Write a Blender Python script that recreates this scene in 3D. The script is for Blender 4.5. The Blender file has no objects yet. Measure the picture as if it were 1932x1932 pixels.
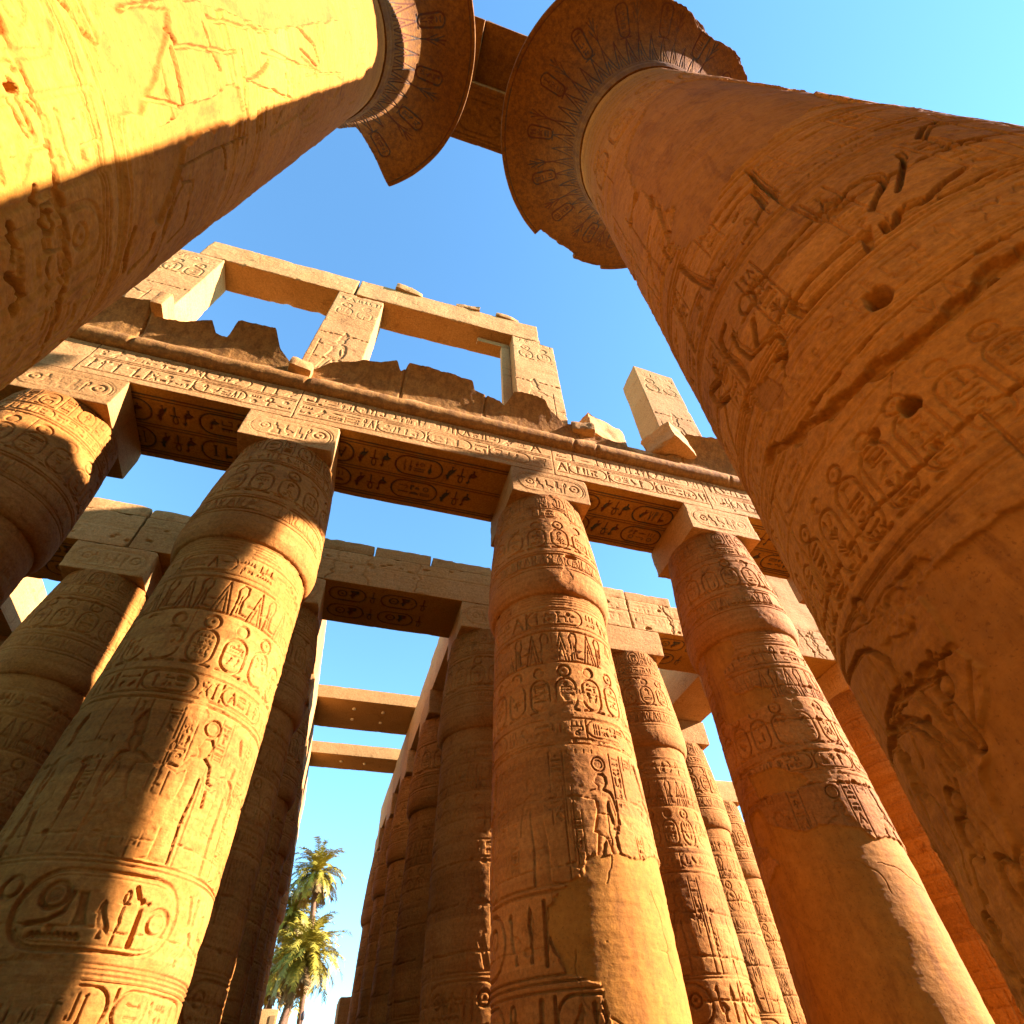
import bpy, math, random
import numpy as np

S = bpy.context.scene
COL = S.collection
# ------------------------------------------------------------------ camera, sky, sun, exposure
# axes: +X along the nave row to the right, +Y into the side hall, Z up, lens at the origin, floor at FLOOR
FLOOR = -1.7
ROT = ((0.95877, -0.28219, -0.03366), (0.19064, 0.72647, -0.66023), (0.21076, 0.62659, 0.75031))
camd = bpy.data.cameras.new('camera')
camd.sensor_width = 36.0
camd.lens = 1041.152 / 1932.0 * 36.0
camd.clip_start = 0.05
camd.clip_end = 6000.0
cam = bpy.data.objects.new('camera', camd)
COL.objects.link(cam)
from mathutils import Matrix
_m = Matrix.Identity(4)
for _i in range(3):
    _m[_i][0] = ROT[0][_i]
    _m[_i][1] = -ROT[1][_i]
    _m[_i][2] = -ROT[2][_i]
cam.matrix_world = _m
S.camera = cam

SUN_A = math.radians(16.3)       # from +X towards -Y
SUN_EL = math.radians(24.0)
SUN = np.array([math.cos(SUN_A) * math.cos(SUN_EL), -math.sin(SUN_A) * math.cos(SUN_EL), math.sin(SUN_EL)])
w = bpy.data.worlds.new('World')
S.world = w
w.use_nodes = True
nt = w.node_tree
nt.nodes.clear()
sky = nt.nodes.new('ShaderNodeTexSky')
sky.sky_type = 'NISHITA'
sky.sun_disc = False
sky.sun_elevation = SUN_EL
sky.sun_rotation = math.atan2(SUN[0], SUN[1])
sky.altitude = 80.0
sky.air_density = 1.0
sky.dust_density = 0.0
sky.ozone_density = 3.0
bg = nt.nodes.new('ShaderNodeBackground')
bg.inputs['Strength'].default_value = 0.088
wo = nt.nodes.new('ShaderNodeOutputWorld')
tint = nt.nodes.new('ShaderNodeMix')
tint.data_type = 'RGBA'; tint.blend_type = 'MULTIPLY'; tint.inputs[0].default_value = 1.0
tint.inputs[7].default_value = (0.72, 0.99, 1.0, 1)
nt.links.new(sky.outputs[0], tint.inputs[6])
nt.links.new(tint.outputs[2], bg.inputs['Color'])
nt.links.new(bg.outputs[0], wo.inputs['Surface'])

sl = bpy.data.lights.new('sun', 'SUN')
sl.energy = 5.0
sl.angle = math.radians(0.55)
sl.color = (1.0, 0.83, 0.88)
so = bpy.data.objects.new('sun', sl)
COL.objects.link(so)
from mathutils import Vector
so.rotation_euler = Vector((SUN[0], SUN[1], SUN[2])).to_track_quat('Z', 'Y').to_euler()
S.view_settings.view_transform = 'Standard'
S.view_settings.look = 'None'
S.view_settings.exposure = 2.65
S.view_settings.gamma = 1.0
S.cycles.max_bounces = 10
S.cycles.diffuse_bounces = 2

# ------------------------------------------------------------------ noise
def _hash(ix, iy, iz, seed):
    h = ix * 374761393 + iy * 668265263 + iz * 1103515245 + seed * 974711
    h = (h ^ (h >> 13)) * 1274126177
    h = h & 0x7fffffff
    h = (h ^ (h >> 16)) & 0xffff
    return h.astype(np.float32) / 65535.0

def vnoise(P, scale, seed=0):
    Q = np.asarray(P, np.float64) * scale
    I = np.floor(Q).astype(np.int64)
    F = (Q - I).astype(np.float32)
    F = F * F * (3 - 2 * F)
    x, y, z = I[..., 0], I[..., 1], I[..., 2]
    fx, fy, fz = F[..., 0], F[..., 1], F[..., 2]
    out = 0
    for dz in (0, 1):
        wz = fz if dz else 1 - fz
        for dy in (0, 1):
            wy = fy if dy else 1 - fy
            a = _hash(x, y + dy, z + dz, seed)
            b = _hash(x + 1, y + dy, z + dz, seed)
            out = out + (a + (b - a) * fx) * wy * wz
    return out

def fbm(P, scale, seed=0, oct=3, gain=0.5):
    o, a, t = 0, 1.0, 0
    for i in range(oct):
        o = o + a * vnoise(P, scale * 2.03 ** i, seed + i * 7)
        t += a
        a *= gain
    return o / t

def smooth(a, b, x):
    t = np.clip((x - a) / (b - a), 0, 1)
    return t * t * (3 - 2 * t)

# ------------------------------------------------------------------ carving canvas (metres)
class Canvas:
    def __init__(self, x0, x1, y0, y1, res):
        self.x0, self.y0, self.res = x0, y0, res
        self.nx, self.ny = int((x1 - x0) / res) + 2, int((y1 - y0) / res) + 2
        self.c = np.zeros((self.ny, self.nx), np.float32)
        self.m = np.zeros((self.ny, self.nx), np.float32)

    def win(self, xa, ya, xb, yb, pad):
        i0 = max(0, int((xa - pad - self.x0) / self.res)); i1 = min(self.nx, int((xb + pad - self.x0) / self.res) + 2)
        j0 = max(0, int((ya - pad - self.y0) / self.res)); j1 = min(self.ny, int((yb + pad - self.y0) / self.res) + 2)
        if i1 <= i0 or j1 <= j0:
            return None
        X = (self.x0 + np.arange(i0, i1) * self.res)[None, :]
        Y = (self.y0 + np.arange(j0, j1) * self.res)[:, None]
        return (slice(j0, j1), slice(i0, i1)), X, Y

    def put(self, sl_, a):
        self.c[sl_] = np.maximum(self.c[sl_], a)

    def seg(self, pts, wd, dep, closed=False):
        pts = [tuple(p) for p in pts]
        if closed:
            pts = pts + [pts[0]]
        xs = [p[0] for p in pts]; ys = [p[1] for p in pts]
        W = self.win(min(xs), min(ys), max(xs), max(ys), wd + 2 * self.res)
        if W is None:
            return
        sl_, X, Y = W
        d = None
        for (ax, ay), (bx, by) in zip(pts[:-1], pts[1:]):
            dx, dy = bx - ax, by - ay
            L = dx * dx + dy * dy + 1e-9
            t = np.clip(((X - ax) * dx + (Y - ay) * dy) / L, 0, 1)
            e = (X - ax - t * dx) ** 2 + (Y - ay - t * dy) ** 2
            d = e if d is None else np.minimum(d, e)
        d = np.sqrt(d)
        s = max(self.res * 0.9, wd * 0.22)
        self.put(sl_, dep * np.clip((wd / 2 - d) / s + 0.5, 0, 1))

    def sdf(self, pts, X, Y):
        d = None
        ins = np.zeros(np.broadcast(X, Y).shape, bool)
        n = len(pts)
        for i in range(n):
            ax, ay = pts[i]; bx, by = pts[(i + 1) % n]
            dx, dy = bx - ax, by - ay
            L = dx * dx + dy * dy + 1e-9
            t = np.clip(((X - ax) * dx + (Y - ay) * dy) / L, 0, 1)
            e = (X - ax - t * dx) ** 2 + (Y - ay - t * dy) ** 2
            d = e if d is None else np.minimum(d, e)
            if abs(dy) > 1e-9:
                c = ((ay > Y) != (by > Y)) & (X < dx * (Y - ay) / dy + ax)
                ins ^= c
        d = np.sqrt(d)
        return np.where(ins, -d, d)

    def poly(self, pts, dep, keep=0.45, fall=0.05):
        # sunk relief: sharp deep outline, body rounding back up towards the surface
        xs = [p[0] for p in pts]; ys = [p[1] for p in pts]
        W = self.win(min(xs), min(ys), max(xs), max(ys), 2 * self.res)
        if W is None:
            return
        sl_, X, Y = W
        d = -self.sdf(pts, X, Y)
        prof = keep + (1 - keep) * np.exp(-np.maximum(d, 0) / fall)
        self.put(sl_, dep * prof * np.clip(d / (self.res * 1.1) + 0.5, 0, 1))

    def ell(self, x, y, rx, ry, dep, keep=0.45):
        W = self.win(x - rx, y - ry, x + rx, y + ry, 2 * self.res)
        if W is None:
            return
        sl_, X, Y = W
        q = np.sqrt(((X - x) / rx) ** 2 + ((Y - y) / ry) ** 2)
        d = (1 - q) * min(rx, ry)
        prof = keep + (1 - keep) * np.clip(q, 0, 1) ** 3
        self.put(sl_, dep * prof * np.clip(d / (self.res * 1.1) + 0.5, 0, 1))

    def hole(self, x, y, rx, ry, dep, seed=0):
        W = self.win(x - rx, y - ry, x + rx, y + ry, rx)
        if W is None:
            return
        sl_, X, Y = W
        P = np.stack(np.broadcast_arrays(X, Y, 0.0 * X * Y + 0.3), -1)
        n = fbm(P, 6.0, seed, 3) - 0.5
        q = np.sqrt(((X - x) / rx) ** 2 + ((Y - y) / ry) ** 2) + n * 0.7
        self.put(sl_, dep * (1 - smooth(0.55, 1.0, q)))

    def patch(self, pts, dep=0.03, seed=0, amp=0.16):
        # cement repair: relief gone, smooth slightly sunken fill with a ragged edge
        xs = [p[0] for p in pts]; ys = [p[1] for p in pts]
        W = self.win(min(xs), min(ys), max(xs), max(ys), 0.2)
        if W is None:
            return
        sl_, X, Y = W
        d = self.sdf(pts, X, Y)
        P = np.stack(np.broadcast_arrays(X, Y, 0.0 * X * Y), -1)
        d = d + (fbm(P, 3.2, seed, 4, 0.55) - 0.5) * amp * 2
        a = np.clip(-d / 0.02 + 0.5, 0, 1).astype(np.float32)
        lip = np.exp(-np.abs(d - 0.015) / 0.03) * 0.012 * (d > 0)
        self.c[sl_] = self.c[sl_] * (1 - a) + dep * a - lip
        self.m[sl_] = np.maximum(self.m[sl_], a)

    def wear(self, seed, scale=0.8, lo=0.38, hi=0.62):
        # relief worn to different depths from place to place
        X = (self.x0 + np.arange(self.nx) * self.res)[None, :]
        Y = (self.y0 + np.arange(self.ny) * self.res)[:, None]
        P = np.stack(np.broadcast_arrays(X, Y, 0.0 * X * Y + seed), -1)
        n = fbm(P, scale, seed, 3)
        self.c *= (0.35 + 0.65 * smooth(lo, hi, n)).astype(np.float32)

    def erode(self, seed, n, x0, x1, y0, y1, big=.55):
        r = random.Random(seed)
        for i in range(n):
            x, y, a, b = r.uniform(x0, x1), r.uniform(y0, y1), r.uniform(.12, big), r.uniform(.10, big * .7)
            W = self.win(x - a, y - b, x + a, y + b, .2)
            if W is None:
                continue
            sl_, X, Y = W
            P = np.stack(np.broadcast_arrays(X, Y, 0.0 * X * Y + i), -1)
            q = np.sqrt(((X - x) / a) ** 2 + ((Y - y) / b) ** 2) + (fbm(P, 3.5, seed + i, 4, .6) - .5) * 1.5
            k = 1 - smooth(.75, .95, q)
            lump = (fbm(P, 6.0, seed + i + 9, 3) - .5) * .03 + .016
            self.c[sl_] = self.c[sl_] * (1 - .92 * k) + lump * k

    def joints(self, zs, x0, x1, seed, wd=0.02, dep=0.03, vert=True):
        r = random.Random(seed)
        for z in zs:
            xs = np.linspace(x0, x1, 60)
            P = np.stack([xs, 0 * xs + z, 0 * xs], -1)
            ys = z + (fbm(P, 2.2, seed, 3) - 0.5) * 0.09
            for i in range(59):
                if r.random() < 0.9:
                    wdi = wd * r.uniform(0.5, 1.8)
                    self.seg([(xs[i], ys[i]), (xs[i + 1], ys[i + 1])], wdi, dep * r.uniform(0.5, 1.3))
                if r.random() < 0.16:
                    self.hole(xs[i], ys[i] + r.uniform(-.03, .03), r.uniform(.03, .13), r.uniform(.02, .07), dep * 1.3, r.randrange(999))
        if vert:
            zz = list(zs)
            for a, b in zip(zz[:-1], zz[1:]):
                if r.random() < 0.7:
                    x = r.uniform(x0, x1)
                    self.seg([(x, a), (x + r.uniform(-.04, .04), (a + b) / 2), (x + r.uniform(-.04, .04), b)], wd * .9, dep * .8)

    def sample(self, X, Y, what='c'):
        A = getattr(self, what)
        fx = np.clip((X - self.x0) / self.res, 0, self.nx - 1.001)
        fy = np.clip((Y - self.y0) / self.res, 0, self.ny - 1.001)
        i = fx.astype(int); j = fy.astype(int)
        tx = (fx - i).astype(np.float32); ty = (fy - j).astype(np.float32)
        return (A[j, i] * (1 - tx) + A[j, i + 1] * tx) * (1 - ty) + (A[j + 1, i] * (1 - tx) + A[j + 1, i + 1] * tx) * ty

# ------------------------------------------------------------------ signs: s = stroke, p = sunk shape, e = ellipse, r = ring
def arc(cx, cy, rx, ry, a0, a1, n=10):
    return [(cx + rx * math.cos(math.radians(a0 + (a1 - a0) * i / n)), cy + ry * math.sin(math.radians(a0 + (a1 - a0) * i / n))) for i in range(n + 1)]

BIRD = [(.05, .62), (.16, .72), (.2, .86), (.32, .95), (.44, .86), (.46, .72), (.62, .55), (.86, .34), (.98, .12), (.8, .2), (.66, .26), (.62, .1), (.74, .02), (.5, .02), (.54, .24), (.38, .3), (.26, .44), (.22, .6)]
GOOSE = [(.02, .84), (.14, .94), (.28, .94), (.33, .8), (.28, .62), (.4, .52), (.66, .5), (.98, .34), (.74, .26), (.62, .2), (.6, .06), (.72, .02), (.46, .02), (.5, .2), (.3, .26), (.16, .44), (.18, .66), (.16, .8)]
MAN = [(.3, .98), (.44, .9), (.42, .76), (.58, .68), (.62, .48), (.9, .42), (.94, .12), (.96, .02), (.1, .02), (.12, .2), (.26, .32), (.22, .52), (.06, .62), (.02, .7), (.2, .7), (.24, .84)]
LENS = arc(.5, .34, .48, .3, 20, 160, 8) + arc(.5, .66, .48, .3, 200, 340, 8)
SIGNS = [
    [('r', .5, .5, .42, .13), ('e', .5, .5, .1, .1)],
    [('e', .5, .5, .4, .4)],
    [('s', arc(.5, .76, .19, .21, -90, 270, 14), .1), ('s', [(.5, .55), (.5, .03)], .12), ('s', [(.17, .53), (.83, .53)], .12)],
    [('p', [(.38, 0), (.4, .42), (.26, .66), (.44, 1), (.66, .7), (.54, .42), (.54, 0)])],
    [('p', [(.18, 0), (.2, .45), (.06, .66), (.22, 1), (.42, .7), (.32, .42), (.32, 0)]), ('p', [(.64, 0), (.66, .45), (.52, .66), (.7, 1), (.9, .7), (.78, .42), (.78, 0)])],
    [('s', [(i / 12., .5 + (.14 if i % 2 else -.14)) for i in range(13)], .12)],
    [('s', [(i / 10., .72 + (.1 if i % 2 else -.1)) for i in range(11)], .1), ('s', [(i / 10., .28 + (.1 if i % 2 else -.1)) for i in range(11)], .1)],
    [('p', LENS)],
    [('p', arc(.5, .2, .42, .55, 0, 180, 10))],
    [('p', arc(.5, .75, .48, .5, 180, 360, 10))],
    [('p', BIRD)], [('p', GOOSE)], [('p', MAN)], [('p', BIRD)],
    [('s', [(.3, 0), (.3, .8), (.5, .96), (.68, .84), (.6, .66), (.44, .6)], .13)],
    [('s', [(.5, 0), (.5, .82), (.34, .95), (.7, .9)], .11), ('s', [(.34, 0), (.5, .14), (.66, 0)], .08)],
    [('s', [(.5, 0), (.5, 1)], .2), ('s', [(.2, .6), (.8, .6)], .08), ('s', [(.2, .74), (.8, .74)], .08), ('s', [(.2, .88), (.8, .88)], .08)],
    [('s', [(.18, .1), (.18, .9)], .13), ('s', [(.5, .1), (.5, .9)], .13), ('s', [(.82, .1), (.82, .9)], .13)],
    [('s', [(.02, .3), (.2, .42), (.36, .26), (.56, .44), (.72, .26), (.86, .4), (.88, .74), (.7, .8)], .12)],
    [('s', [(.1, .1), (.1, .9), (.9, .9), (.9, .1), (.6, .1)], .12)],
    [('p', [(.1, 0), (.9, 0), (.9, .4), (.5, .4), (.5, 1), (.1, 1)])],
    [('p', LENS), ('e', .5, .5, .14, .12)],
    [('s', [(.02, .35), (.6, .35), (.98, .55)], .16), ('s', [(.02, .35), (.1, .6)], .14)],
    [('s', [(.3, .98), (.3, .1), (.86, .1), (.86, .22)], .17)],
    [('e', .5, .42, .26, .34), ('e', .5, .84, .16, .12), ('s', [(.26, .5), (.04, .74)], .07), ('s', [(.74, .5), (.96, .74)], .07), ('s', [(.26, .3), (.06, .06)], .07), ('s', [(.74, .3), (.94, .06)], .07)],
    [('s', [(.5, 0), (.5, 1)], .1), ('s', [(.5, .3), (.16, .7)], .08), ('s', [(.5, .3), (.84, .7)], .08), ('s', [(.5, .6), (.24, .94)], .08), ('s', [(.5, .6), (.76, .94)], .08)],
    [('s', [(.3, 0), (.3, 1)], .12), ('p', [(.3, .98), (.86, .86), (.86, .72), (.3, .66)])],
    [('p', [(.02, .3), (.98, .3), (.98, .55), (.02, .55)]), ('s', [(.14, .55), (.14, .78)], .07), ('s', [(.38, .55), (.38, .78)], .07), ('s', [(.62, .55), (.62, .78)], .07), ('s', [(.86, .55), (.86, .78)], .07)],
    [('s', [(.04, .2), (.96, .2), (.96, .8), (.04, .8), (.04, .2)], .09), ('s', [(.2, .5), (.8, .5)], .07)],
    [('s', [(.1, .05), (.5, .95), (.9, .05)], .13), ('s', [(.3, .45), (.7, .45)], .09)],
]
TALL = [2, 3, 4, 10, 11, 12, 13, 14, 15, 16, 20, 23, 24, 25, 26, 29]
FLAT = [5, 6, 7, 8, 9, 17, 18, 19, 21, 22, 27, 28, 0, 1]

def sign(cv, k, x, y, w_, h_, dep, flip=False, lw=1.0):
    for p in SIGNS[k]:
        f = (lambda a: (x + (w_ * (1 - a[0]) if flip else w_ * a[0]), y + h_ * a[1]))
        u = min(w_, h_)
        if p[0] == 's':
            cv.seg([f(a) for a in p[1]], max(p[2] * u * lw, cv.res * 1.6), dep)
        elif p[0] == 'p':
            cv.poly([f(a) for a in p[1]], dep, 0.35, 0.14 * u)
        elif p[0] == 'e':
            c = f((p[1], p[2])); cv.ell(c[0], c[1], p[3] * u, p[4] * u, dep)
        elif p[0] == 'r':
            c = f((p[1], p[2])); q = p[3] * u
            cv.seg(arc(c[0], c[1], q, q, 0, 360, 22), max(p[4] * u * lw, cv.res * 1.6), dep)

def quadrat(cv, x, y, w_, h_, r, dep, flip):
    # one block of signs about w_ x h_
    m = .06 * min(w_, h_)
    k = r.random()
    x, y, w_, h_ = x + m, y + m, w_ - 2 * m, h_ - 2 * m
    if k < .38:
        sign(cv, r.choice(TALL), x, y, w_, h_, dep, flip)
    elif k < .72:
        sign(cv, r.choice(FLAT), x, y + h_ * .53, w_, h_ * .45, dep, flip)
        if r.random() < .45:
            sign(cv, r.choice(FLAT), x, y, w_, h_ * .45, dep, flip)
        else:
            sign(cv, r.choice(FLAT + TALL), x, y, w_ * .46, h_ * .46, dep, flip)
            sign(cv, r.choice(FLAT + TALL), x + w_ * .52, y, w_ * .46, h_ * .46, dep, flip)
    elif k < .88:
        sign(cv, r.choice(TALL), x, y, w_ * .46, h_, dep, flip)
        sign(cv, r.choice(TALL), x + w_ * .52, y, w_ * .46, h_, dep, flip)
    else:
        for q in range(3):
            sign(cv, r.choice(FLAT), x, y + h_ * q / 3., w_, h_ * .3, dep, flip)

def hline(cv, x0, x1, y, wd, dep):
    cv.seg([(x0, y), (x1, y)], wd, dep)

def ovalh(cv, x0, x1, y0, y1, wd, dep):
    r_ = (y1 - y0) / 2
    pts = arc(x1 - r_, (y0 + y1) / 2, r_, r_, -90, 90, 10) + arc(x0 + r_, (y0 + y1) / 2, r_, r_, 90, 270, 10)
    cv.seg(pts, wd, dep, True)

def ovalv(cv, x0, x1, y0, y1, wd, dep):
    r_ = (x1 - x0) / 2
    pts = arc((x0 + x1) / 2, y1 - r_, r_, r_, 0, 180, 10) + arc((x0 + x1) / 2, y0 + r_, r_, r_, 180, 360, 10)
    cv.seg(pts, wd, dep, True)
    cv.seg([(x0 - .04 * r_, y0 - .12 * r_), (x1 + .04 * r_, y0 - .12 * r_)], wd * 1.3, dep)

def band(cv, x0, x1, y0, y1, r, dep, lines=True, cart=.12):
    h_ = y1 - y0
    if lines:
        hline(cv, x0, x1, y0, .09 * h_ if h_ < .4 else .03, dep * .8)
        hline(cv, x0, x1, y1, .09 * h_ if h_ < .4 else .03, dep * .8)
    m = h_ * .1
    x = x0
    flip = r.random() < .5
    while x < x1 - h_ * .4:
        if r.random() < cart and x + 2.6 * h_ < x1:
            L = h_ * r.uniform(2.0, 2.7)
            ovalh(cv, x + .05 * h_, x + L, y0 + m, y1 - m, .055 * h_, dep)
            cv.seg([(x + .02 * h_, y0 + m), (x + .02 * h_, y1 - m)], .06 * h_, dep)
            q = x + .3 * h_
            while q < x + L - .6 * h_:
                quadrat(cv, q, y0 + .2 * h_, .44 * h_, .6 * h_, r, dep, flip)
                q += .46 * h_
            x += L + .12 * h_
        else:
            w_ = h_ * r.uniform(.5, .85)
            quadrat(cv, x, y0 + m, w_, h_ - 2 * m, r, dep, flip)
            x += w_ * 1.05

def column_text(cv, x0, x1, y0, y1, r, dep, n):
    wq = (x1 - x0) / n
    for i in range(n + 1):
        cv.seg([(x0 + i * wq, y0), (x0 + i * wq, y1)], .08 * wq, dep * .8)
    for i in range(n):
        y = y1 - .04
        while y > y0 + wq * .5:
            h_ = min(wq * r.uniform(.55, .95), y - y0)
            quadrat(cv, x0 + i * wq + .1 * wq, y - h_, wq * .8, h_, r, dep, False)
            y -= h_ * 1.05

def cartouches(cv, x0, x1, y0, y1, r, dep, wq):
    # upright name rings crowned with discs
    n = max(1, int((x1 - x0) / wq)); wq = (x1 - x0) / n
    H = y1 - y0
    for i in range(n):
        x = x0 + i * wq
        sign(cv, 1 if i % 2 else 0, x + .22 * wq, y1 - .62 * wq, .56 * wq, .56 * wq, dep * 1.2)
        ya, yb = y0 + .1 * H, y1 - .66 * wq
        ovalv(cv, x + .13 * wq, x + .87 * wq, ya, yb, .07 * wq, dep)
        y = yb - .14 * wq
        while y > ya + .3 * wq:
            h_ = min(.42 * wq, y - ya)
            quadrat(cv, x + .24 * wq, y - h_, .52 * wq, h_, r, dep, i % 2)
            y -= h_ * 1.04

def frieze(cv, x0, x1, y0, y1, dep, wq):
    # rearing cobras between sheath leaves
    n = max(1, int((x1 - x0) / wq)); wq = (x1 - x0) / n
    H = y1 - y0
    for i in range(n):
        x = x0 + i * wq
        f = lambda a, b: (x + a * wq, y0 + b * H)
        if i % 2 == 0:
            cv.seg([f(.15, 0), f(.2, .55), f(.1, .78), f(.3, .95), f(.62, .9), f(.66, .7), f(.5, .5), f(.55, .12), f(.95, .1)], .1 * wq, dep)
            cv.seg([f(.36, .1), f(.38, .6)], .06 * wq, dep * .8)
        else:
            cv.seg([f(.05, .02), f(.5, .97), f(.95, .02)], .07 * wq, dep)
            cv.seg([f(.28, .02), f(.5, .62), f(.72, .02)], .05 * wq, dep * .8)
    hline(cv, x0, x1, y0, .04, dep)
    hline(cv, x0, x1, y1, .04, dep)

FIG = [(.40, 1.0), (.50, .985), (.545, .95), (.56, .915), (.60, .90), (.555, .875), (.53, .855), (.54, .83), (.66, .815), (.72, .79),
       (.92, .70), (1.0, .73), (.99, .76), (.9, .75), (.70, .72), (.62, .72), (.60, .62), (.62, .58), (.70, .42), (.64, .40), (.70, .22), (.76, .03), (.92, .0), (.66, .0),
       (.58, .2), (.50, .36), (.44, .20), (.40, .03), (.54, .0), (.28, .0), (.30, .2), (.32, .40), (.28, .42), (.36, .58), (.38, .66), (.36, .74),
       (.30, .60), (.32, .46), (.26, .44), (.22, .60), (.26, .76), (.30, .81), (.42, .83), (.38, .86), (.34, .90), (.35, .96)]
ROBE = [(.40, 1.0), (.52, .98), (.56, .92), (.60, .90), (.55, .87), (.54, .83), (.64, .81), (.74, .70), (.90, .72), (.92, .68), (.74, .64), (.62, .7), (.60, .6), (.66, .36), (.68, .03), (.82, .0), (.40, .0),
        (.42, .3), (.38, .56), (.38, .68), (.30, .62), (.24, .44), (.18, .45), (.22, .62), (.28, .78), (.42, .83), (.36, .86), (.33, .95)]

def figure(cv, x, y, h_, dep, flip=False, robe=False, disc=False, crown=False, wide=.62):
    w_ = h_ * wide
    f = lambda a: (x + (w_ * (1 - a[0]) if flip else w_ * a[0]), y + h_ * a[1])
    cv.poly([f(a) for a in (ROBE if robe else FIG)], dep, 0.2, .05 * h_ * .6)
    lw = max(.009 * h_, cv.res * 1.6)
    if not robe:
        cv.seg([f(a) for a in ((.36, .58), (.60, .59))], lw, dep * .9)
        cv.seg([f(a) for a in ((.28, .42), (.46, .36), (.70, .42))], lw, dep * .9)
    else:
        cv.seg([f(a) for a in ((.40, .3), (.66, .32))], lw, dep * .8)
    if disc:
        c = f((.46, 1.09)); cv.seg(arc(c[0], c[1], .075 * h_, .075 * h_, 0, 360, 20), lw * 1.6, dep); cv.ell(c[0], c[1], .05 * h_, .05 * h_, dep * .5)
    if crown:
        cv.poly([f(a) for a in ((.36, .97), (.30, 1.1), (.38, 1.2), (.44, 1.24), (.48, 1.16), (.54, 1.02), (.52, .97))], dep, .4, .04 * h_)
    c = f((.97, .9)); cv.seg([(c[0], y), (c[0], y + .86 * h_)], lw, dep * .8)

# ------------------------------------------------------------------ mesh collecting
class MB:
    def __init__(self):
        self.v, self.q, self.a, self.n = [], [], [], 0

    def add(self, V, Q, A=None):
        V = np.asarray(V, np.float32).reshape(-1, 3)
        self.v.append(V)
        self.q.append(np.asarray(Q, np.int32).reshape(-1, 4) + self.n)
        self.a.append(np.zeros(len(V), np.float32) if A is None else np.asarray(A, np.float32).reshape(-1))
        self.n += len(V)

    def grid(self, P, A=None, flip=False):
        n, m = P.shape[:2]
        I = np.arange(n * m).reshape(n, m)
        a, b, c, d = I[:-1, :-1], I[:-1, 1:], I[1:, 1:], I[1:, :-1]
        Q = np.stack([a, d, c, b] if flip else [a, b, c, d], -1)
        self.add(P, Q, A)

    def quads(self, V, Q):
        self.add(V, Q)

    def build(self, name, mat, parent=None, smooth_=True, loc=None):
        V = np.concatenate(self.v); Q = np.concatenate(self.q); A = np.concatenate(self.a)
        me = bpy.data.meshes.new(name)
        me.vertices.add(len(V)); me.vertices.foreach_set('co', V.ravel())
        me.loops.add(Q.size); me.loops.foreach_set('vertex_index', Q.ravel())
        me.polygons.add(len(Q))
        me.polygons.foreach_set('loop_start', np.arange(0, Q.size, 4, dtype=np.int32))
        try:
            me.polygons.foreach_set('loop_total', np.full(len(Q), 4, np.int32))
        except Exception:
            pass
        me.polygons.foreach_set('use_smooth', np.full(len(Q), smooth_, bool))
        if A.any():
            at = me.attributes.new('plaster', 'FLOAT', 'POINT')
            at.data.foreach_set('value', A)
        me.update(calc_edges=True)
        me.validate(verbose=False)
        o = bpy.data.objects.new(name, me)
        COL.objects.link(o)
        me.materials.append(mat)
        if parent is not None:
            o.parent = parent
        if loc is not None:
            o.location = loc
        return o

def tag(o, label, cat, group=None, kind='thing'):
    o['label'] = label; o['category'] = cat; o['kind'] = kind
    if group:
        o['group'] = group
    return o

def thing(name, label, cat, loc=(0, 0, 0), group=None):
    o = bpy.data.objects.new(name, None)
    o.empty_display_size = .3
    COL.objects.link(o)
    o.location = loc
    return tag(o, label, cat, group)

def struct(o, kind='structure'):
    o['kind'] = kind
    return o

def dup(root, loc, label, rz=0.0, group=None):
    r = root.copy(); COL.objects.link(r)
    r.location = loc; r.rotation_euler = (0, 0, rz); r['label'] = label
    if group:
        r['group'] = group
    for ch in list(root.children):
        c = ch.copy(); COL.objects.link(c); c.parent = r
        for g in ch.children:
            d = g.copy(); COL.objects.link(d); d.parent = c
    return r

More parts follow.
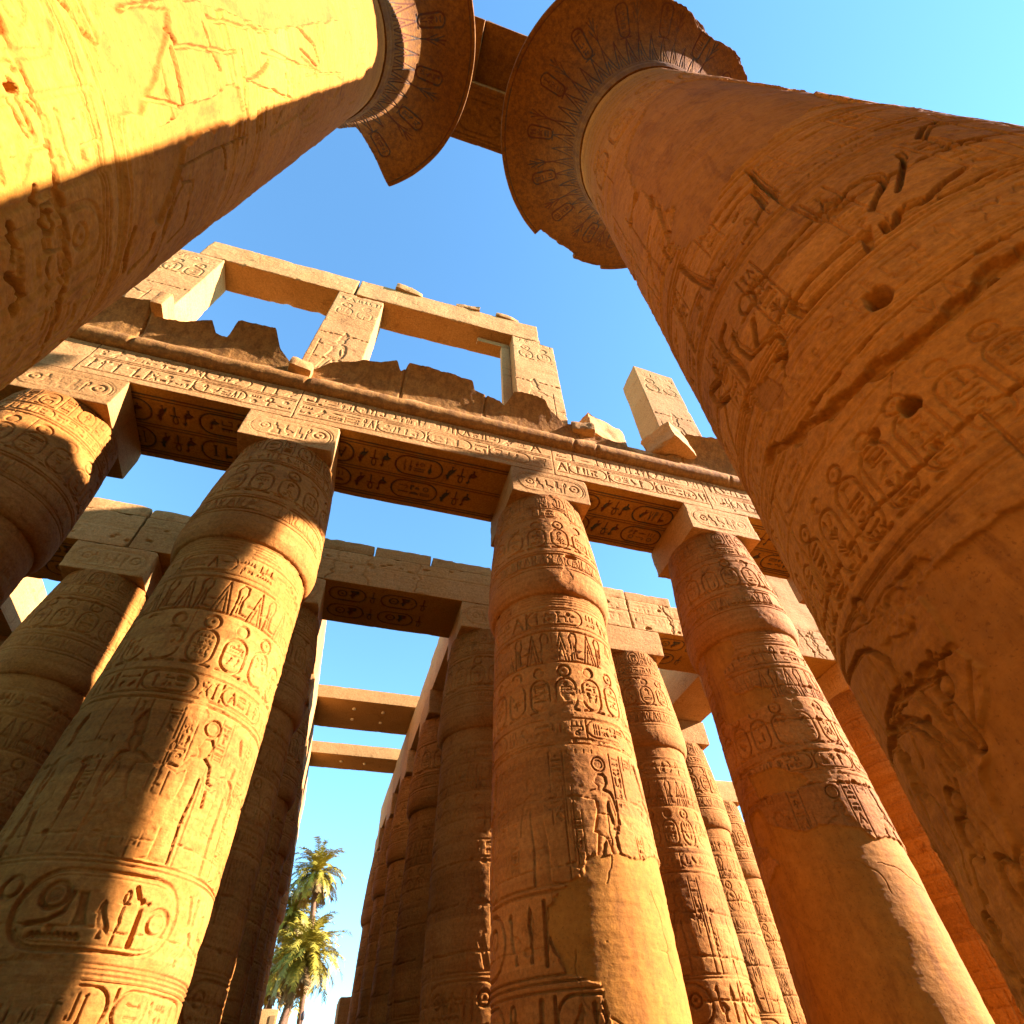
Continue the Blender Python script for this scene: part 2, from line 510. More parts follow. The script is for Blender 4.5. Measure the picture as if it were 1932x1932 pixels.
# ------------------------------------------------------------------ materials
def stone(name, a, b, c, plaster=(.31, .128, .013), bed=.5, bump=.5, streak=0.0, paint=False, drum=0, rnd=False):
    m = bpy.data.materials.new(name)
    m.use_nodes = True
    t = m.node_tree; t.nodes.clear()
    N = t.nodes.new; L = t.links.new
    out = N('ShaderNodeOutputMaterial'); bs = N('ShaderNodeBsdfPrincipled')
    L(bs.outputs[0], out.inputs[0])
    bs.inputs['Roughness'].default_value = .92
    bs.inputs['Specular IOR Level'].default_value = .18
    tc = N('ShaderNodeTexCoord')
    def noise(scale, det=4, rough=.55, sc=(1, 1, 1), dist=0):
        mp = N('ShaderNodeMapping'); mp.inputs['Scale'].default_value = sc
        L(tc.outputs['Object'], mp.inputs[0])
        n = N('ShaderNodeTexNoise'); n.inputs['Scale'].default_value = scale; n.inputs['Detail'].default_value = det
        n.inputs['Roughness'].default_value = rough; n.inputs['Distortion'].default_value = dist
        L(mp.outputs[0], n.inputs['Vector'])
        return n.outputs['Fac']
    def ramp(f, lo, hi):
        r = N('ShaderNodeMapRange'); r.inputs['From Min'].default_value = lo; r.inputs['From Max'].default_value = hi
        L(f, r.inputs['Value']); return r.outputs[0]
    def mix(f, x, y, mode='MIX', k=None):
        n = N('ShaderNodeMix'); n.data_type = 'RGBA'; n.blend_type = mode
        if f is None: n.inputs[0].default_value = k
        else: L(f, n.inputs[0])
        for q, s in ((x, 6), (y, 7)):
            if isinstance(q, tuple): n.inputs[s].default_value = (*q, 1)
            else: L(q, n.inputs[s])
        return n.outputs[2]
    col = mix(ramp(noise(.55, 5, .6, dist=.4), .36, .64), a, b)
    n1 = N('ShaderNodeMath'); n1.operation = 'MULTIPLY'; n1.inputs[1].default_value = bed
    L(ramp(noise(1.0, 6, .65, (.35, .35, 5.5), .6), .46, .66), n1.inputs[0])
    col = mix(n1.outputs[0], col, c)
    sp = mix(ramp(noise(16, 5, .7), .25, .75), (.55, .52, .46), (1.3, 1.3, 1.32))
    col = mix(None, col, sp, 'MULTIPLY', .85)
    # drifted dark weathering blotches
    bl = N('ShaderNodeMath'); bl.operation = 'MULTIPLY'; bl.inputs[1].default_value = .8
    L(ramp(noise(1.7, 7, .7, dist=.8), .56, .72), bl.inputs[0])
    col = mix(bl.outputs[0], col, mix(None, col, (.52, .44, .34), 'MULTIPLY', 1.0))
    if streak:
        s = N('ShaderNodeMath'); s.operation = 'MULTIPLY'; s.inputs[1].default_value = streak
        L(ramp(noise(2.2, 5, .65, (2.6, 2.6, .22)), .42, .62), s.inputs[0])
        col = mix(s.outputs[0], col, (.085, .036, .012))
    if drum:
        # each drum a slightly different stone
        sx = N('ShaderNodeSeparateXYZ'); L(tc.outputs['Object'], sx.inputs[0])
        k = N('ShaderNodeMath'); k.operation = 'MULTIPLY_ADD'; k.inputs[1].default_value = drum; k.inputs[2].default_value = .35
        L(sx.outputs[2], k.inputs[0])
        fl_ = N('ShaderNodeMath'); fl_.operation = 'FLOOR'; L(k.outputs[0], fl_.inputs[0])
        wn = N('ShaderNodeTexWhiteNoise'); wn.noise_dimensions = '1D'; L(fl_.outputs[0], wn.inputs['W'])
        col = mix(None, col, mix(wn.outputs[0], (.86, .84, .81), (1.12, 1.11, 1.10)), 'MULTIPLY', 1.0)
    if rnd:
        oi = N('ShaderNodeObjectInfo')
        col = mix(None, col, mix(oi.outputs['Random'], (.82, .80, .74), (1.14, 1.13, 1.16)), 'MULTIPLY', 1.0)
    at = N('ShaderNodeAttribute'); at.attribute_name = 'plaster'
    if paint:
        pc = mix(ramp(noise(2.3, 1), .46, .54), (.09, .028, .012), (.035, .042, .034))
        col = mix(at.outputs['Fac'], col, pc)
    else:
        pn = mix(ramp(noise(.9, 4, .6), .3, .7), plaster, tuple(k * 1.25 for k in plaster))
        pn = mix(None, pn, mix(ramp(noise(7, 6, .75), .3, .7), (.72, .69, .64), (1.16, 1.16, 1.16)), 'MULTIPLY', .9)
        pn = mix(None, pn, mix(ramp(noise(1.5, 6, .7, (1.6, 1.6, .35), 1.0), .5, .68), (1, 1, 1), (.66, .60, .52)), 'MULTIPLY', .9)
        pn = mix(None, pn, mix(ramp(noise(30, 3, .6), .58, .70), (1, 1, 1), (.55, .5, .45)), 'MULTIPLY', .7)
        col = mix(at.outputs['Fac'], col, pn)
    L(col, bs.inputs['Base Color'])
    # fine weathered surface
    ad = N('ShaderNodeMath'); ad.operation = 'ADD'
    L(noise(9, 8, .68), ad.inputs[0])
    m2 = N('ShaderNodeMath'); m2.operation = 'MULTIPLY'; m2.inputs[1].default_value = .6
    L(noise(3.0, 6, .6, (1, 1, 4.0)), m2.inputs[0]); L(m2.outputs[0], ad.inputs[1])
    bp = N('ShaderNodeBump'); bp.inputs['Strength'].default_value = bump; bp.inputs['Distance'].default_value = .045
    fl = N('ShaderNodeMath'); fl.operation = 'MULTIPLY_ADD'; fl.inputs[1].default_value = -.35 * bump; fl.inputs[2].default_value = bump
    L(at.outputs['Fac'], fl.inputs[0])
    if not paint:
        L(fl.outputs[0], bp.inputs['Strength'])
    L(ad.outputs[0], bp.inputs['Height']); L(bp.outputs[0], bs.inputs['Normal'])
    return m

def plain(name, c, rough=.8, c2=None, sc=6.0):
    m = bpy.data.materials.new(name); m.use_nodes = True
    t = m.node_tree; bs = t.nodes['Principled BSDF']
    bs.inputs['Roughness'].default_value = rough; bs.inputs['Specular IOR Level'].default_value = .2
    if c2 is None:
        bs.inputs['Base Color'].default_value = (*c, 1)
    else:
        tc = t.nodes.new('ShaderNodeTexCoord'); n = t.nodes.new('ShaderNodeTexNoise'); n.inputs['Scale'].default_value = sc; n.inputs['Detail'].default_value = 5
        t.links.new(tc.outputs['Object'], n.inputs['Vector'])
        mr = t.nodes.new('ShaderNodeMapRange'); mr.inputs['From Min'].default_value = .35; mr.inputs['From Max'].default_value = .65
        t.links.new(n.outputs['Fac'], mr.inputs['Value'])
        x = t.nodes.new('ShaderNodeMix'); x.data_type = 'RGBA'
        x.inputs[6].default_value = (*c, 1); x.inputs[7].default_value = (*c2, 1)
        t.links.new(mr.outputs[0], x.inputs[0]); t.links.new(x.outputs[2], bs.inputs['Base Color'])
    return m

M_COL = stone('carved_sandstone', (0.335, 0.132, 0.0180), (0.392, 0.174, 0.0330), (0.245, 0.088, 0.0104), drum=.95)
M_BIG = stone('nave_sandstone', (0.390, 0.158, 0.0130), (0.440, 0.194, 0.0235), (0.282, 0.107, 0.0080), drum=.6)
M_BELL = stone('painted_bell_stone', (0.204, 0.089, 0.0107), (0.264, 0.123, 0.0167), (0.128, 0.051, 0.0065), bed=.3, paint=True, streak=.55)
M_ARCH = stone('architrave_sandstone', (0.440, 0.236, 0.0673), (0.493, 0.277, 0.0898), (0.352, 0.167, 0.0411), bed=.35, rnd=True)
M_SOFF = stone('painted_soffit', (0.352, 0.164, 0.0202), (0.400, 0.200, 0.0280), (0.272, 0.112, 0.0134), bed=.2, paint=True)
M_CAV = stone('streaked_cornice_stone', (0.357, 0.174, 0.0357), (0.408, 0.212, 0.0510), (0.272, 0.117, 0.0204), bed=.25, streak=.45)
M_CONC = stone('concrete_slab', (0.340, 0.187, 0.0544), (0.383, 0.217, 0.0680), (0.289, 0.153, 0.0408), bed=.1, bump=.35)

# ------------------------------------------------------------------ columns
def revolve(mb, r, z, phis, cv, u_ref, v=None, rough=.012, seed=0, trim=None, wob=0.0):
    v = z if v is None else v
    PH, VV = np.meshgrid(phis, v)
    R_ = np.broadcast_to(np.asarray(r)[:, None], PH.shape).astype(np.float64).copy()
    Z_ = np.broadcast_to(np.asarray(z)[:, None], PH.shape).astype(np.float64).copy()
    A = None
    C_ = np.stack([R_ * np.sin(PH), -R_ * np.cos(PH), Z_], -1)
    n = fbm(C_, 1.3, seed, 5, .55) - .5
    R_ += n * rough * 2.6
    B_ = C_ * np.array([.5, .5, 8.0])
    R_ += (fbm(B_, .9, seed + 21, 3, .6) - .5) * rough * .9
    if cv is not None:
        k = cv.sample(PH * u_ref, VV); A = cv.sample(PH * u_ref, VV, 'm')
        R_ -= k
        R_ -= (fbm(C_, 7.0, seed + 50, 3) - .5) * .02 * (1 - A) * (rough / .012)
    P = np.stack([R_ * np.sin(PH), -R_ * np.cos(PH), Z_], -1)
    mb.grid(P, A)

SP = np.array([(-1.7, 1.50), (-1.2, 1.60), (0, 1.63), (3, 1.615), (6, 1.55), (8.6, 1.475), (9.05, 1.46)])
CP = np.array([(9.02, 1.46), (9.08, 1.50), (9.16, 1.575), (9.3, 1.62), (9.6, 1.640), (10.4, 1.60), (11.5, 1.52), (12.5, 1.42), (13.05, 1.36)])

def tanspace(a, b, n, d):
    return d * np.tan(np.linspace(math.atan(a / d), math.atan(b / d), n))

def phi_list(a, b, n, back=40):
    return np.concatenate([np.linspace(-math.pi, a, back)[:-1], np.linspace(a, b, n), np.linspace(b, math.pi, back)[1:]])

def bud_column(loc, label, cvs, cvc, a, b, nphi, nz, ncap, seed, group, scale=1.0, parts=None):
    t = thing('bud_column', label, 'column', (loc[0], loc[1], 0), group)
    ph = phi_list(a, b, nphi)
    mb = MB(); zs = tanspace(-1.7, 9.05, nz, 10.0)
    revolve(mb, np.interp(zs, SP[:, 0], SP[:, 1]) * scale, zs, ph, cvs, 1.55, seed=seed)
    mb.build('shaft', M_COL, t)
    mb = MB(); zs = np.concatenate([np.linspace(9.02, 9.3, 14)[:-1], np.linspace(9.3, 13.05, ncap)])
    r_ = np.interp(zs, CP[:, 0], CP[:, 1])
    r_ = np.where(zs < 9.6, 1.46 + (1.64 - 1.46) * np.sqrt(np.clip(1 - ((9.5 - np.minimum(zs, 9.5)) / .48) ** 2, 0, 1)), r_)
    revolve(mb, r_ * scale, zs, ph, cvc, 1.55, seed=seed + 3)
    mb.build('capital', M_COL, t)
    return t

def base_disc(t, r=2.05, z0=-1.7, z1=-1.3):
    mb = MB()
    zs = np.array([z0, z1 - .1, z1, z1]); rr = np.array([r, r, r - .08, .3])
    revolve(mb, rr, zs, np.linspace(-math.pi, math.pi, 49), None, 1, rough=.01)
    mb.build('base', M_COL, t)

# rounded, chipped stone block. faces: dict face -> (nu, nv, canvas)
def block(mb, lo, hi, seg=.12, seed=0, rad=.03, chip=.09, rough=.012, faces=None, skip=(), amp=None):
    lo, hi = np.array(lo, float), np.array(hi, float)
    c, h = (lo + hi) / 2, (hi - lo) / 2
    faces = faces or {}
    for name, ax, sg in (('-x', 0, -1), ('+x', 0, 1), ('-y', 1, -1), ('+y', 1, 1), ('-z', 2, -1), ('+z', 2, 1)):
        if name in skip:
            continue
        # right-handed (u, v) seen from outside
        ua, va = {'-x': (1, 2), '+x': (1, 2), '-y': (0, 2), '+y': (0, 2), '-z': (0, 1), '+z': (0, 1)}[name]
        f = faces.get(name)
        sg_u = f[0] if f else seg
        nu = max(2, int(2 * h[ua] / sg_u) + 1); nv = max(2, int(2 * h[va] / sg_u) + 1)
        U, V = np.meshgrid(np.linspace(-h[ua], h[ua], nu), np.linspace(-h[va], h[va], nv))
        P = np.zeros((nv, nu, 3)); P[..., ax] = sg * h[ax]; P[..., ua] = U; P[..., va] = V
        W = P + c
        rr = rad + chip * smooth(.55, .85, fbm(W, 1.6, seed, 4, .6))
        rr = np.minimum(rr, h.min() * .45)[..., None]
        q = np.clip(P, -(h - rr), h - rr)
        d = P - q
        ln = np.linalg.norm(d, axis=-1, keepdims=True)
        nrm = d / np.maximum(ln, 1e-6)
        P2 = q + nrm * rr
        P2 = P2 + nrm * ((fbm(W, 1.1, seed + 5, 5, .55) - .5) * rough * 3.0)[..., None]
        A = None
        if f and f[1] is not None:
            # canvas in world (u, v) of that face
            k = f[1].sample(U + c[ua], V + c[va])
            A = f[1].sample(U + c[ua], V + c[va], 'm')
            edge = np.minimum(h[ua] - np.abs(U), h[va] - np.abs(V))
            P2[..., ax] -= sg * k * smooth(0, .05, edge)
        flip = {'-x': True, '+x': False, '-y': False, '+y': True, '-z': True, '+z': False}[name]
        mb.grid(P2 + c, A, flip)

def abacus(t, c, zb=13.05, zt=14.268, half=1.286, seed=0, front=None, seg=.1, mat=None):
    mb = MB()
    # local to the column empty
    block(mb, (c[0] - half, c[1] - half, zb), (c[0] + half, c[1] + half, zt - .004), seg, seed, .025, .10, .01, {'-y': (front[0], front[1])} if front else None)
    return mb.build('abacus', mat or M_ARCH, t)

ROW1, ROW2 = 11.286, 18.24
XS = [-8.95, -3.13, 4.69, 10.80, 16.75, 22.7]
AX = [-8.93, -3.19, 4.697, 10.867, 16.80, 22.7]       # abacus centres on the front row
PI = math.pi

def small_canvas(seed, res=.011):
    return Canvas(-PI * 1.55, PI * 1.55, -1.7, 9.1, res), Canvas(-PI * 1.55, PI * 1.55, 9.0, 13.1, res)

def standard_bands(cv, cc, x0, x1, seed, dep=.034, big=True, fig=True):
    r = random.Random(seed)
    # capital
    for z in (9.72, 9.80, 10.28, 10.36):
        hline(cc, x0, x1, z, .025, dep * .8)
    frieze(cc, x0, x1, 9.84, 10.26, dep * .8, .2)
    cartouches(cc, x0, x1, 10.44, 11.75, r, dep, .62)
    hline(cc, x0, x1, 11.84, .03, dep)
    band(cc, x0, x1, 11.92, 12.3, r, dep)
    x = x0
    while x < x1:
        ovalv(cc, x, x + .42, 12.4, 12.95, .03, dep)
        quadrat(cc, x + .08, 12.46, .26, .4, r, dep, False)
        column_text(cc, x + .52, x + .8, 12.36, 12.98, r, dep, 1)
        x += .95
    # shaft
    for z in (8.98, 8.9, 8.82, 8.74, 8.66):
        hline(cv, x0, x1, z, .03, dep * .7)
    band(cv, x0, x1, 7.98, 8.55, r, dep, cart=.2)
    frieze(cv, x0, x1, 7.0, 7.85, dep, .34)
    cartouches(cv, x0, x1, 5.72, 6.95, r, dep, .56)
    band(cv, x0, x1, 5.2, 5.64, r, dep, cart=.3)
    hline(cv, x0, x1, 5.1, .03, dep)
    return r

def scene_bands(cv, x0, x1, r, dep, zb=2.72, zt=5.0, step=1.25):
    x = x0; i = 0
    H = (zt - zb) * .8
    while x < x1:
        figure(cv, x, zb, H, dep, flip=i % 2 == 0, robe=i % 3 == 1, disc=i % 3 == 2, crown=i % 3 == 0)
        column_text(cv, x + .72 * step, x + .72 * step + .26, zb + .9, zt - .05, r, dep * .8, 1)
        column_text(cv, x + .02, x + .5, zb + H * (1.08 if i % 2 else 1.2), zt - .02, r, dep * .7, 2 if i % 2 else 3)
        column_text(cv, x + .99 * step, x + 1.13 * step, zb + .25, zb + 1.1, r, dep * .7, 1)
        quadrat(cv, x + .56, zb + 1.35, .2, .34, r, dep * .8, False)
        x += step; i += 1
    hline(cv, x0, x1, zb, .035, dep); hline(cv, x0, x1, zb - .08, .03, dep)

def low_band(cv, x0, x1, r, dep, za=1.72, zb=2.55):
    # one long lying name ring with large signs
    x = x0
    while x < x1:
        L = 2.05
        ovalh(cv, x + .1, x + L, za, zb, .05, dep * 1.3)
        cv.seg([(x + .05, za), (x + .05, zb)], .05, dep * 1.3)
        h_ = zb - za
        q = x + .28
        for k, w_ in ((0, .34), (20, .22), (12, .34), (2, .22), (3, .2), (0, .36)):
            if k == 0:
                sign(cv, 0, q, zb - .16 - .42 * h_, .4 * h_, .42 * h_, dep * 1.6)
                if w_ < .35:
                    sign(cv, 5, q, za + .08, .8, .2, dep * 1.4)
            else:
                sign(cv, k, q, za + .3 * h_ if q < x + .8 else za + .14 * h_, w_ * .9, h_ * (.5 if q < x + .8 else .7), dep * 1.5)
            q += w_ * .92
        x += L + .1
        for k in (11, 3):
            sign(cv, k, x, za + .05, .3, h_ * .9, dep * 1.4); x += .34
    for z in (za - .12, za - .2, zb + .1):
        hline(cv, x0, x1, z, .03, dep)
    band(cv, x0, x1, za - .95, za - .3, r, dep * 1.1, cart=.25)
    for z in (za - 1.05, za - 1.15):
        hline(cv, x0, x1, z, .03, dep)

U = 1.55
GF = 'bud columns of the front row'
# --- second column from the left, largest on the left
cv, cc = small_canvas(1, .010)
X0, X1 = -1.55 * U, 1.9 * U
r = standard_bands(cv, cc, X0, X1, 11, .046)
# three standing figures, the middle one crowned with a disc
for k, (ph_, h_, rb_, ds_, cr_, fl_) in enumerate(((-.62, 1.7, False, False, True, False), (.02, 1.72, False, False, True, False), (.60, 1.86, True, True, False, True), (1.02, 1.7, True, False, True, True), (1.5, 1.7, False, False, True, True))):
    figure(cv, ph_ * U - .5, 2.76, h_, .06, fl_, rb_, ds_, cr_, .56)
for ph_, za_, zb_ in ((-.98, 3.0, 4.95), (-.3, 3.3, 4.4), (.31, 2.9, 4.0), (.40, 4.05, 5.0), (.80, 4.3, 5.0), (.22, 4.45, 5.0), (-.1, 4.75, 5.05), (1.26, 3.0, 5.0)):
    column_text(cv, ph_ * U - .11, ph_ * U + .11, za_, zb_, r, .04, 1)
sign(cv, 2, .26 * U, 4.08, .2, .36, .045)
hline(cv, -1.5 * U, 1.9 * U, 2.72, .04, .05); hline(cv, -1.5 * U, 1.9 * U, 2.66, .03, .04)
# the long lying name ring
ovalh(cv, -.285 * U, .955 * U, 1.72, 2.56, .055, .06)
ovalh(cv, -.255 * U, .925 * U, 1.78, 2.50, .02, .03)
cv.seg(arc(-.04 * U, 2.27, .14, .14, 0, 360, 22), .055, .07); cv.ell(-.04 * U, 2.27, .08, .08, .03)
cv.seg([(-.15 * U, 1.96), (-.02 * U, 2.0), (.07 * U, 2.1), (.085 * U, 2.3)], .05, .07)
cv.poly([(.12 * U, 2.32), (.19 * U, 2.32), (.21 * U, 2.16), (.25 * U, 1.98), (.15 * U, 1.96), (.15 * U, 2.12)], .07, .4, .04)
cv.seg([(-.1 * U + i * .033, 1.84 + (.03 if i % 2 else 0)) for i in range(17)], .045, .065)
sign(cv, 13, .27 * U, 1.84, .26, .44, .07); sign(cv, 2, .42 * U, 2.06, .16, .34, .07)
sign(cv, 3, .44 * U, 1.8, .12, .34, .06); cv.seg([(.60 * U, 2.3), (.615 * U, 1.82)], .06, .07)
cv.seg([(.52 * U, 2.44), (.60 * U, 2.24), (.66 * U, 2.28)], .045, .06)
cv.seg(arc(.79 * U, 2.1, .145, .145, 0, 360, 22), .055, .07); cv.ell(.79 * U, 2.1, .09, .09, .025)
cv.seg(arc(-.40 * U, 2.36, .12, .12, 0, 360, 18), .05, .06)
cv.poly([(1.03 * U, 2.5), (1.07 * U, 2.5), (1.16 * U, 2.2), (1.12 * U, 2.16)], .07, .5, .04)
cv.poly([(1.16 * U, 2.5), (1.2 * U, 2.5), (1.22 * U, 2.2), (1.18 * U, 2.16)], .07, .5, .04)
sign(cv, 10, 1.0 * U, 1.7, .46, .44, .07, True); sign(cv, 28, -.62 * U, 1.75, .3, .5, .06); sign(cv, 11, 1.32 * U, 1.8, .4, .6, .06)
for z in (1.6, 1.55, 1.5):
    hline(cv, -1.5 * U, 1.9 * U, z, .022, .03)
band(cv, -1.5 * U, 1.9 * U, .95, 1.45, r, .05, cart=.4)
hline(cv, -1.5 * U, 1.9 * U, .85, .03, .03)
cv.wear(21, .7, .25, .48); cc.wear(121, .8, .25, .48)
cv.erode(321, 22, -1.4 * U, 1.8 * U, .5, 8.9); cc.erode(361, 9, -1.4 * U, 1.8 * U, 9.4, 12.9)
cv.joints([.9, 1.95, 3.0, 4.05, 5.1, 6.2, 7.3, 8.3], X0, X1, 5, .018, .03)
cc.joints([10.6, 11.8], X0, X1, 6, .018, .03)
C1 = bud_column((XS[1], ROW1), 'carved bud column left of the palms, left half shaded, right side in full sun', cv, cc, -1.5, 1.85, 430, 800, 330, 101, GF)
# --- third: right of the gap
cv, cc = small_canvas(2, .010)
X0, X1 = -1.9 * U, 1.4 * U
r = standard_bands(cv, cc, X0, X1, 12, .044)
scene_bands(cv, -1.9 * U, 1.3 * U, r, .048, 2.75, 5.0, 1.2)
low_band(cv, -2.6 * U, 1.0 * U, r, .055)
cv.wear(22, .7, .25, .48); cc.wear(122, .8, .25, .48)
cv.erode(322, 22, -1.9 * U, 1.3 * U, .5, 8.9); cc.erode(362, 9, -1.9 * U, 1.3 * U, 9.4, 12.9)
cv.joints([.9, 1.95, 3.0, 4.1, 5.15, 6.2, 7.3, 8.3], X0, X1, 15, .016, .026)
cc.joints([10.7, 11.9], X0, X1, 16, .016, .03)
cc.hole(.1 * U, 10.25, .2, .12, .10, 3)
P_C2 = [(-0.722, 2.47), (-0.503, 2.73), (-0.282, 2.86), (-0.219, 3.09), (0.135, 3.19), (0.271, 3.13), (0.817, 3.34), (1.25, 3.3), (1.3, -1.5), (-0.1, -1.5), (-0.209, 1.03), (-0.262, 1.47), (-0.582, 1.59), (-0.686, 2.08)]
cv.patch([(a * U, z) for a, z in P_C2], .02, 31, .09)
def mend(cv, x0, x1, z0, z1, seed):
    r = random.Random(seed)
    for i in range(60):
        x, z = r.uniform(x0, x1), r.uniform(z0, z1)
        cv.hole(x, z, r.uniform(.008, .03), r.uniform(.008, .025), r.uniform(.01, .03), seed + i)
    for i in range(7):
        x, z = r.uniform(x0, x1), r.uniform(z0, z1)
        pts = [(x, z)]; an = r.uniform(0, 6.28)
        for k in range(14):
            an += r.uniform(-.5, .5); pts.append((pts[-1][0] + .09 * math.cos(an), pts[-1][1] + .09 * math.sin(an)))
        W = cv.win(min(p[0] for p in pts), min(p[1] for p in pts), max(p[0] for p in pts), max(p[1] for p in pts), .05)
        if W is not None:
            old = cv.c[W[0]].copy(); cv.c[W[0]] = 0
            cv.seg(pts, .012, .022); cv.c[W[0]] = old + cv.c[W[0]]
    X = (cv.x0 + np.arange(cv.nx) * cv.res)[None, :]; Y = (cv.y0 + np.arange(cv.ny) * cv.res)[:, None]
    P = np.stack(np.broadcast_arrays(X * .7, Y * 1.6, 0.0 * X * Y), -1)
    cv.c += ((fbm(P, 1.5, seed, 4, .55) - .5) * .035 * cv.m).astype(np.float32)
mend(cv, -.7 * U, .9 * U, 0, 3.2, 5)
C2 = bud_column((XS[2], ROW1), 'carved bud column right of the palms with a smooth cement patch at lower right', cv, cc, -1.95, 1.35, 430, 800, 330, 102, GF)
# --- fourth: heavily repaired
cv, cc = small_canvas(3, .010)
X0, X1 = -2.3 * U, 1.0 * U
r = standard_bands(cv, cc, X0, X1, 13, .044)
scene_bands(cv, -2.3 * U, 1.0 * U, r, .042, 2.75, 5.0, 1.2)
cv.wear(23, .7, .3, .52); cc.wear(123, .8, .3, .55)
cv.erode(323, 22, -2.2 * U, .9 * U, .5, 8.9); cc.erode(363, 9, -2.2 * U, .9 * U, 9.4, 12.9)
cv.joints([4.9, 5.6, 6.4, 7.3, 8.3], X0, X1, 25, .03, .05)
cc.joints([9.9, 10.6, 11.6], X0, X1, 26, .026, .04)
P_C3 = [
    [(-1.621, 8.97), (-1.196, 9.03), (-0.934, 8.91), (-0.931, 8.48), (-1.249, 8.13), (-1.292, 7.77), (-1.213, 7.4), (-0.594, 7.33), (-0.604, 6.87), (-1.163, 6.78), (-1.607, 6.88), (-1.711, 7.33), (-1.741, 8.23)],
    [(-1.473, 5.46), (-1.138, 5.46), (-0.666, 5.18), (-0.596, 5.02), (-0.848, 4.81), (-1.4, 4.98)],
    [(-1.827, 4.77), (-1.501, 4.71), (-1.311, 4.29), (-1.063, 4.08), (-0.845, 4.02), (-0.711, 4.1), (-0.184, 4.01), (-0.063, 3.84), (0.414, 3.85), (0.9, 3.7), (1.0, -1.5), (-2.4, -1.5), (-2.236, 2.64), (-1.918, 3.38), (-1.496, 3.66), (-1.604, 4.01), (-1.839, 4.17)]]
for i, p in enumerate(P_C3):
    cv.patch([(a * U, z) for a, z in p], .035, 41 + i, .10)
mend(cv, -2.2 * U, .9 * U, 0, 4.2, 6)
C3 = bud_column((XS[3], ROW1), 'bud column beside the big right column, lower half smoothed over with plain cement', cv, cc, -2.2, .9, 400, 760, 320, 103, GF, .955)
# --- first (far left) and fifth
cv, cc = small_canvas(4, .013)
X0, X1 = -.6 * U, 2.4 * U
r = standard_bands(cv, cc, X0, X1, 14, .036)
scene_bands(cv, X0, X1, r, .04)
cv.wear(24); cc.joints([10.6, 11.8], X0, X1, 36)
C0 = bud_column((XS[0], ROW1), 'bud column at the left edge below the big left column, mostly in shade', cv, cc, -.7, 2.4, 300, 300, 300, 104, GF)
cv, cc = small_canvas(5, .014)
X0, X1 = -2.5 * U, 1.0 * U
r = standard_bands(cv, cc, X0, X1, 15, .036)
scene_bands(cv, X0, X1, r, .04); low_band(cv, X0, X1, r, .04)
cv.wear(25, .7, .3, .5); cv.joints([.9, 1.7, 2.5, 3.3, 4.1, 4.9, 5.7, 6.5, 7.3, 8.2], X0, X1, 45, .03, .04)
C4 = bud_column((XS[4], ROW1), 'block-jointed bud column half hidden between repaired column and big right column', cv, cc, -2.4, .6, 240, 560, 200, 105, GF)
FRONT = [C0, C1, C2, C3, C4]

def abacus_front(seed, xc):
    c = Canvas(xc - 1.35, xc + 1.35, 13.0, 14.3, .010)
    r = random.Random(seed)
    ovalh(c, xc - 1.08, xc + 1.1, 13.24, 14.02, .035, .02)
    ovalh(c, xc - 1.14, xc + 1.17, 13.18, 14.08, .02, .016)
    x = xc - .85
    for k, w_ in ((0, .3), (12, .36), (11, .36), (20, .26), (14, .24), (0, .36)):
        if k == 0:
            sign(c, 0, x, 13.5, w_, w_, .03)
        else:
            sign(c, k, x, 13.36, w_ * .9, .54, .03)
        x += w_ * .96
    sign(c, 5, xc - .85, 13.3, .6, .12, .024)
    c.wear(seed, 1.0, .25, .5)
    return c
for i, t in enumerate(FRONT):
    dx = AX[i] - t.location[0]
    abacus(t, (dx, 0), seed=200 + i, front=(.018 if 0 < i < 4 else .024, abacus_front(300 + i, dx)))
    base_disc(t)

# --- the rows behind: one model, copied
cv, cc = small_canvas(6, .016)
X0, X1 = -PI * U, PI * U
r = standard_bands(cv, cc, X0, X1, 16, .034)
scene_bands(cv, X0, X1, r, .04); low_band(cv, X0, X1, r, .042)
cv.wear(26, .7, .3, .5); cv.joints([.3, 1.2, 2.2, 3.1, 4.1, 5.1, 6.2, 7.3, 8.3], X0, X1, 55, .03, .05)
cc.joints([10.5, 11.7], X0, X1, 56, .03, .05)
GR = 'bud columns of the rows behind'
LINES = {-15.0: 'outermost line at far left', XS[0]: 'line behind the leftmost column', XS[1]: 'line left of the palms', XS[2]: 'line right of the palms', XS[3]: 'line behind the cement-repaired column', XS[4]: 'line behind the block-jointed column', XS[5]: 'outermost line at far right'}
FARX = [-27.0, -21.0]
ROWY = [18.24, 24.9, 31.2, 37.0, 42.8]
ORD = ['second', 'third', 'fourth', 'fifth', 'sixth']
proto = bud_column((XS[2], ROWY[0]), 'carved bud column, second row, ' + LINES[XS[2]], cv, cc, -2.8, 2.8, 560, 420, 170, 106, GR)
abacus(proto, (0, 0), seed=230, front=(.03, abacus_front(330, 0)))
base_disc(proto)
for j, y in enumerate(ROWY):
    for x in XS + [-15.0]:
        if (j == 0 and x == XS[2]) or (j > 2 and x in (-15.0, XS[5])):
            continue
        rr = random.Random(int(x * 10) + j * 77).choice([0, PI / 2, PI, -PI / 2])
        dup(proto, (x, y, 0), 'carved bud column, %s row, %s' % (ORD[j], LINES[x]), rr)

# ------------------------------------------------------------------ the big nave columns
KN = 0.875            # size of the nave order against the side hall
RB, YB, XR, XL = 2.42, 1.563, 5.929, -4.998
BP = np.array([(-1.95, 2.42), (-.8, 2.52), (0, 2.52), (6, 2.43), (14, 2.32), (21.55, 2.215)])

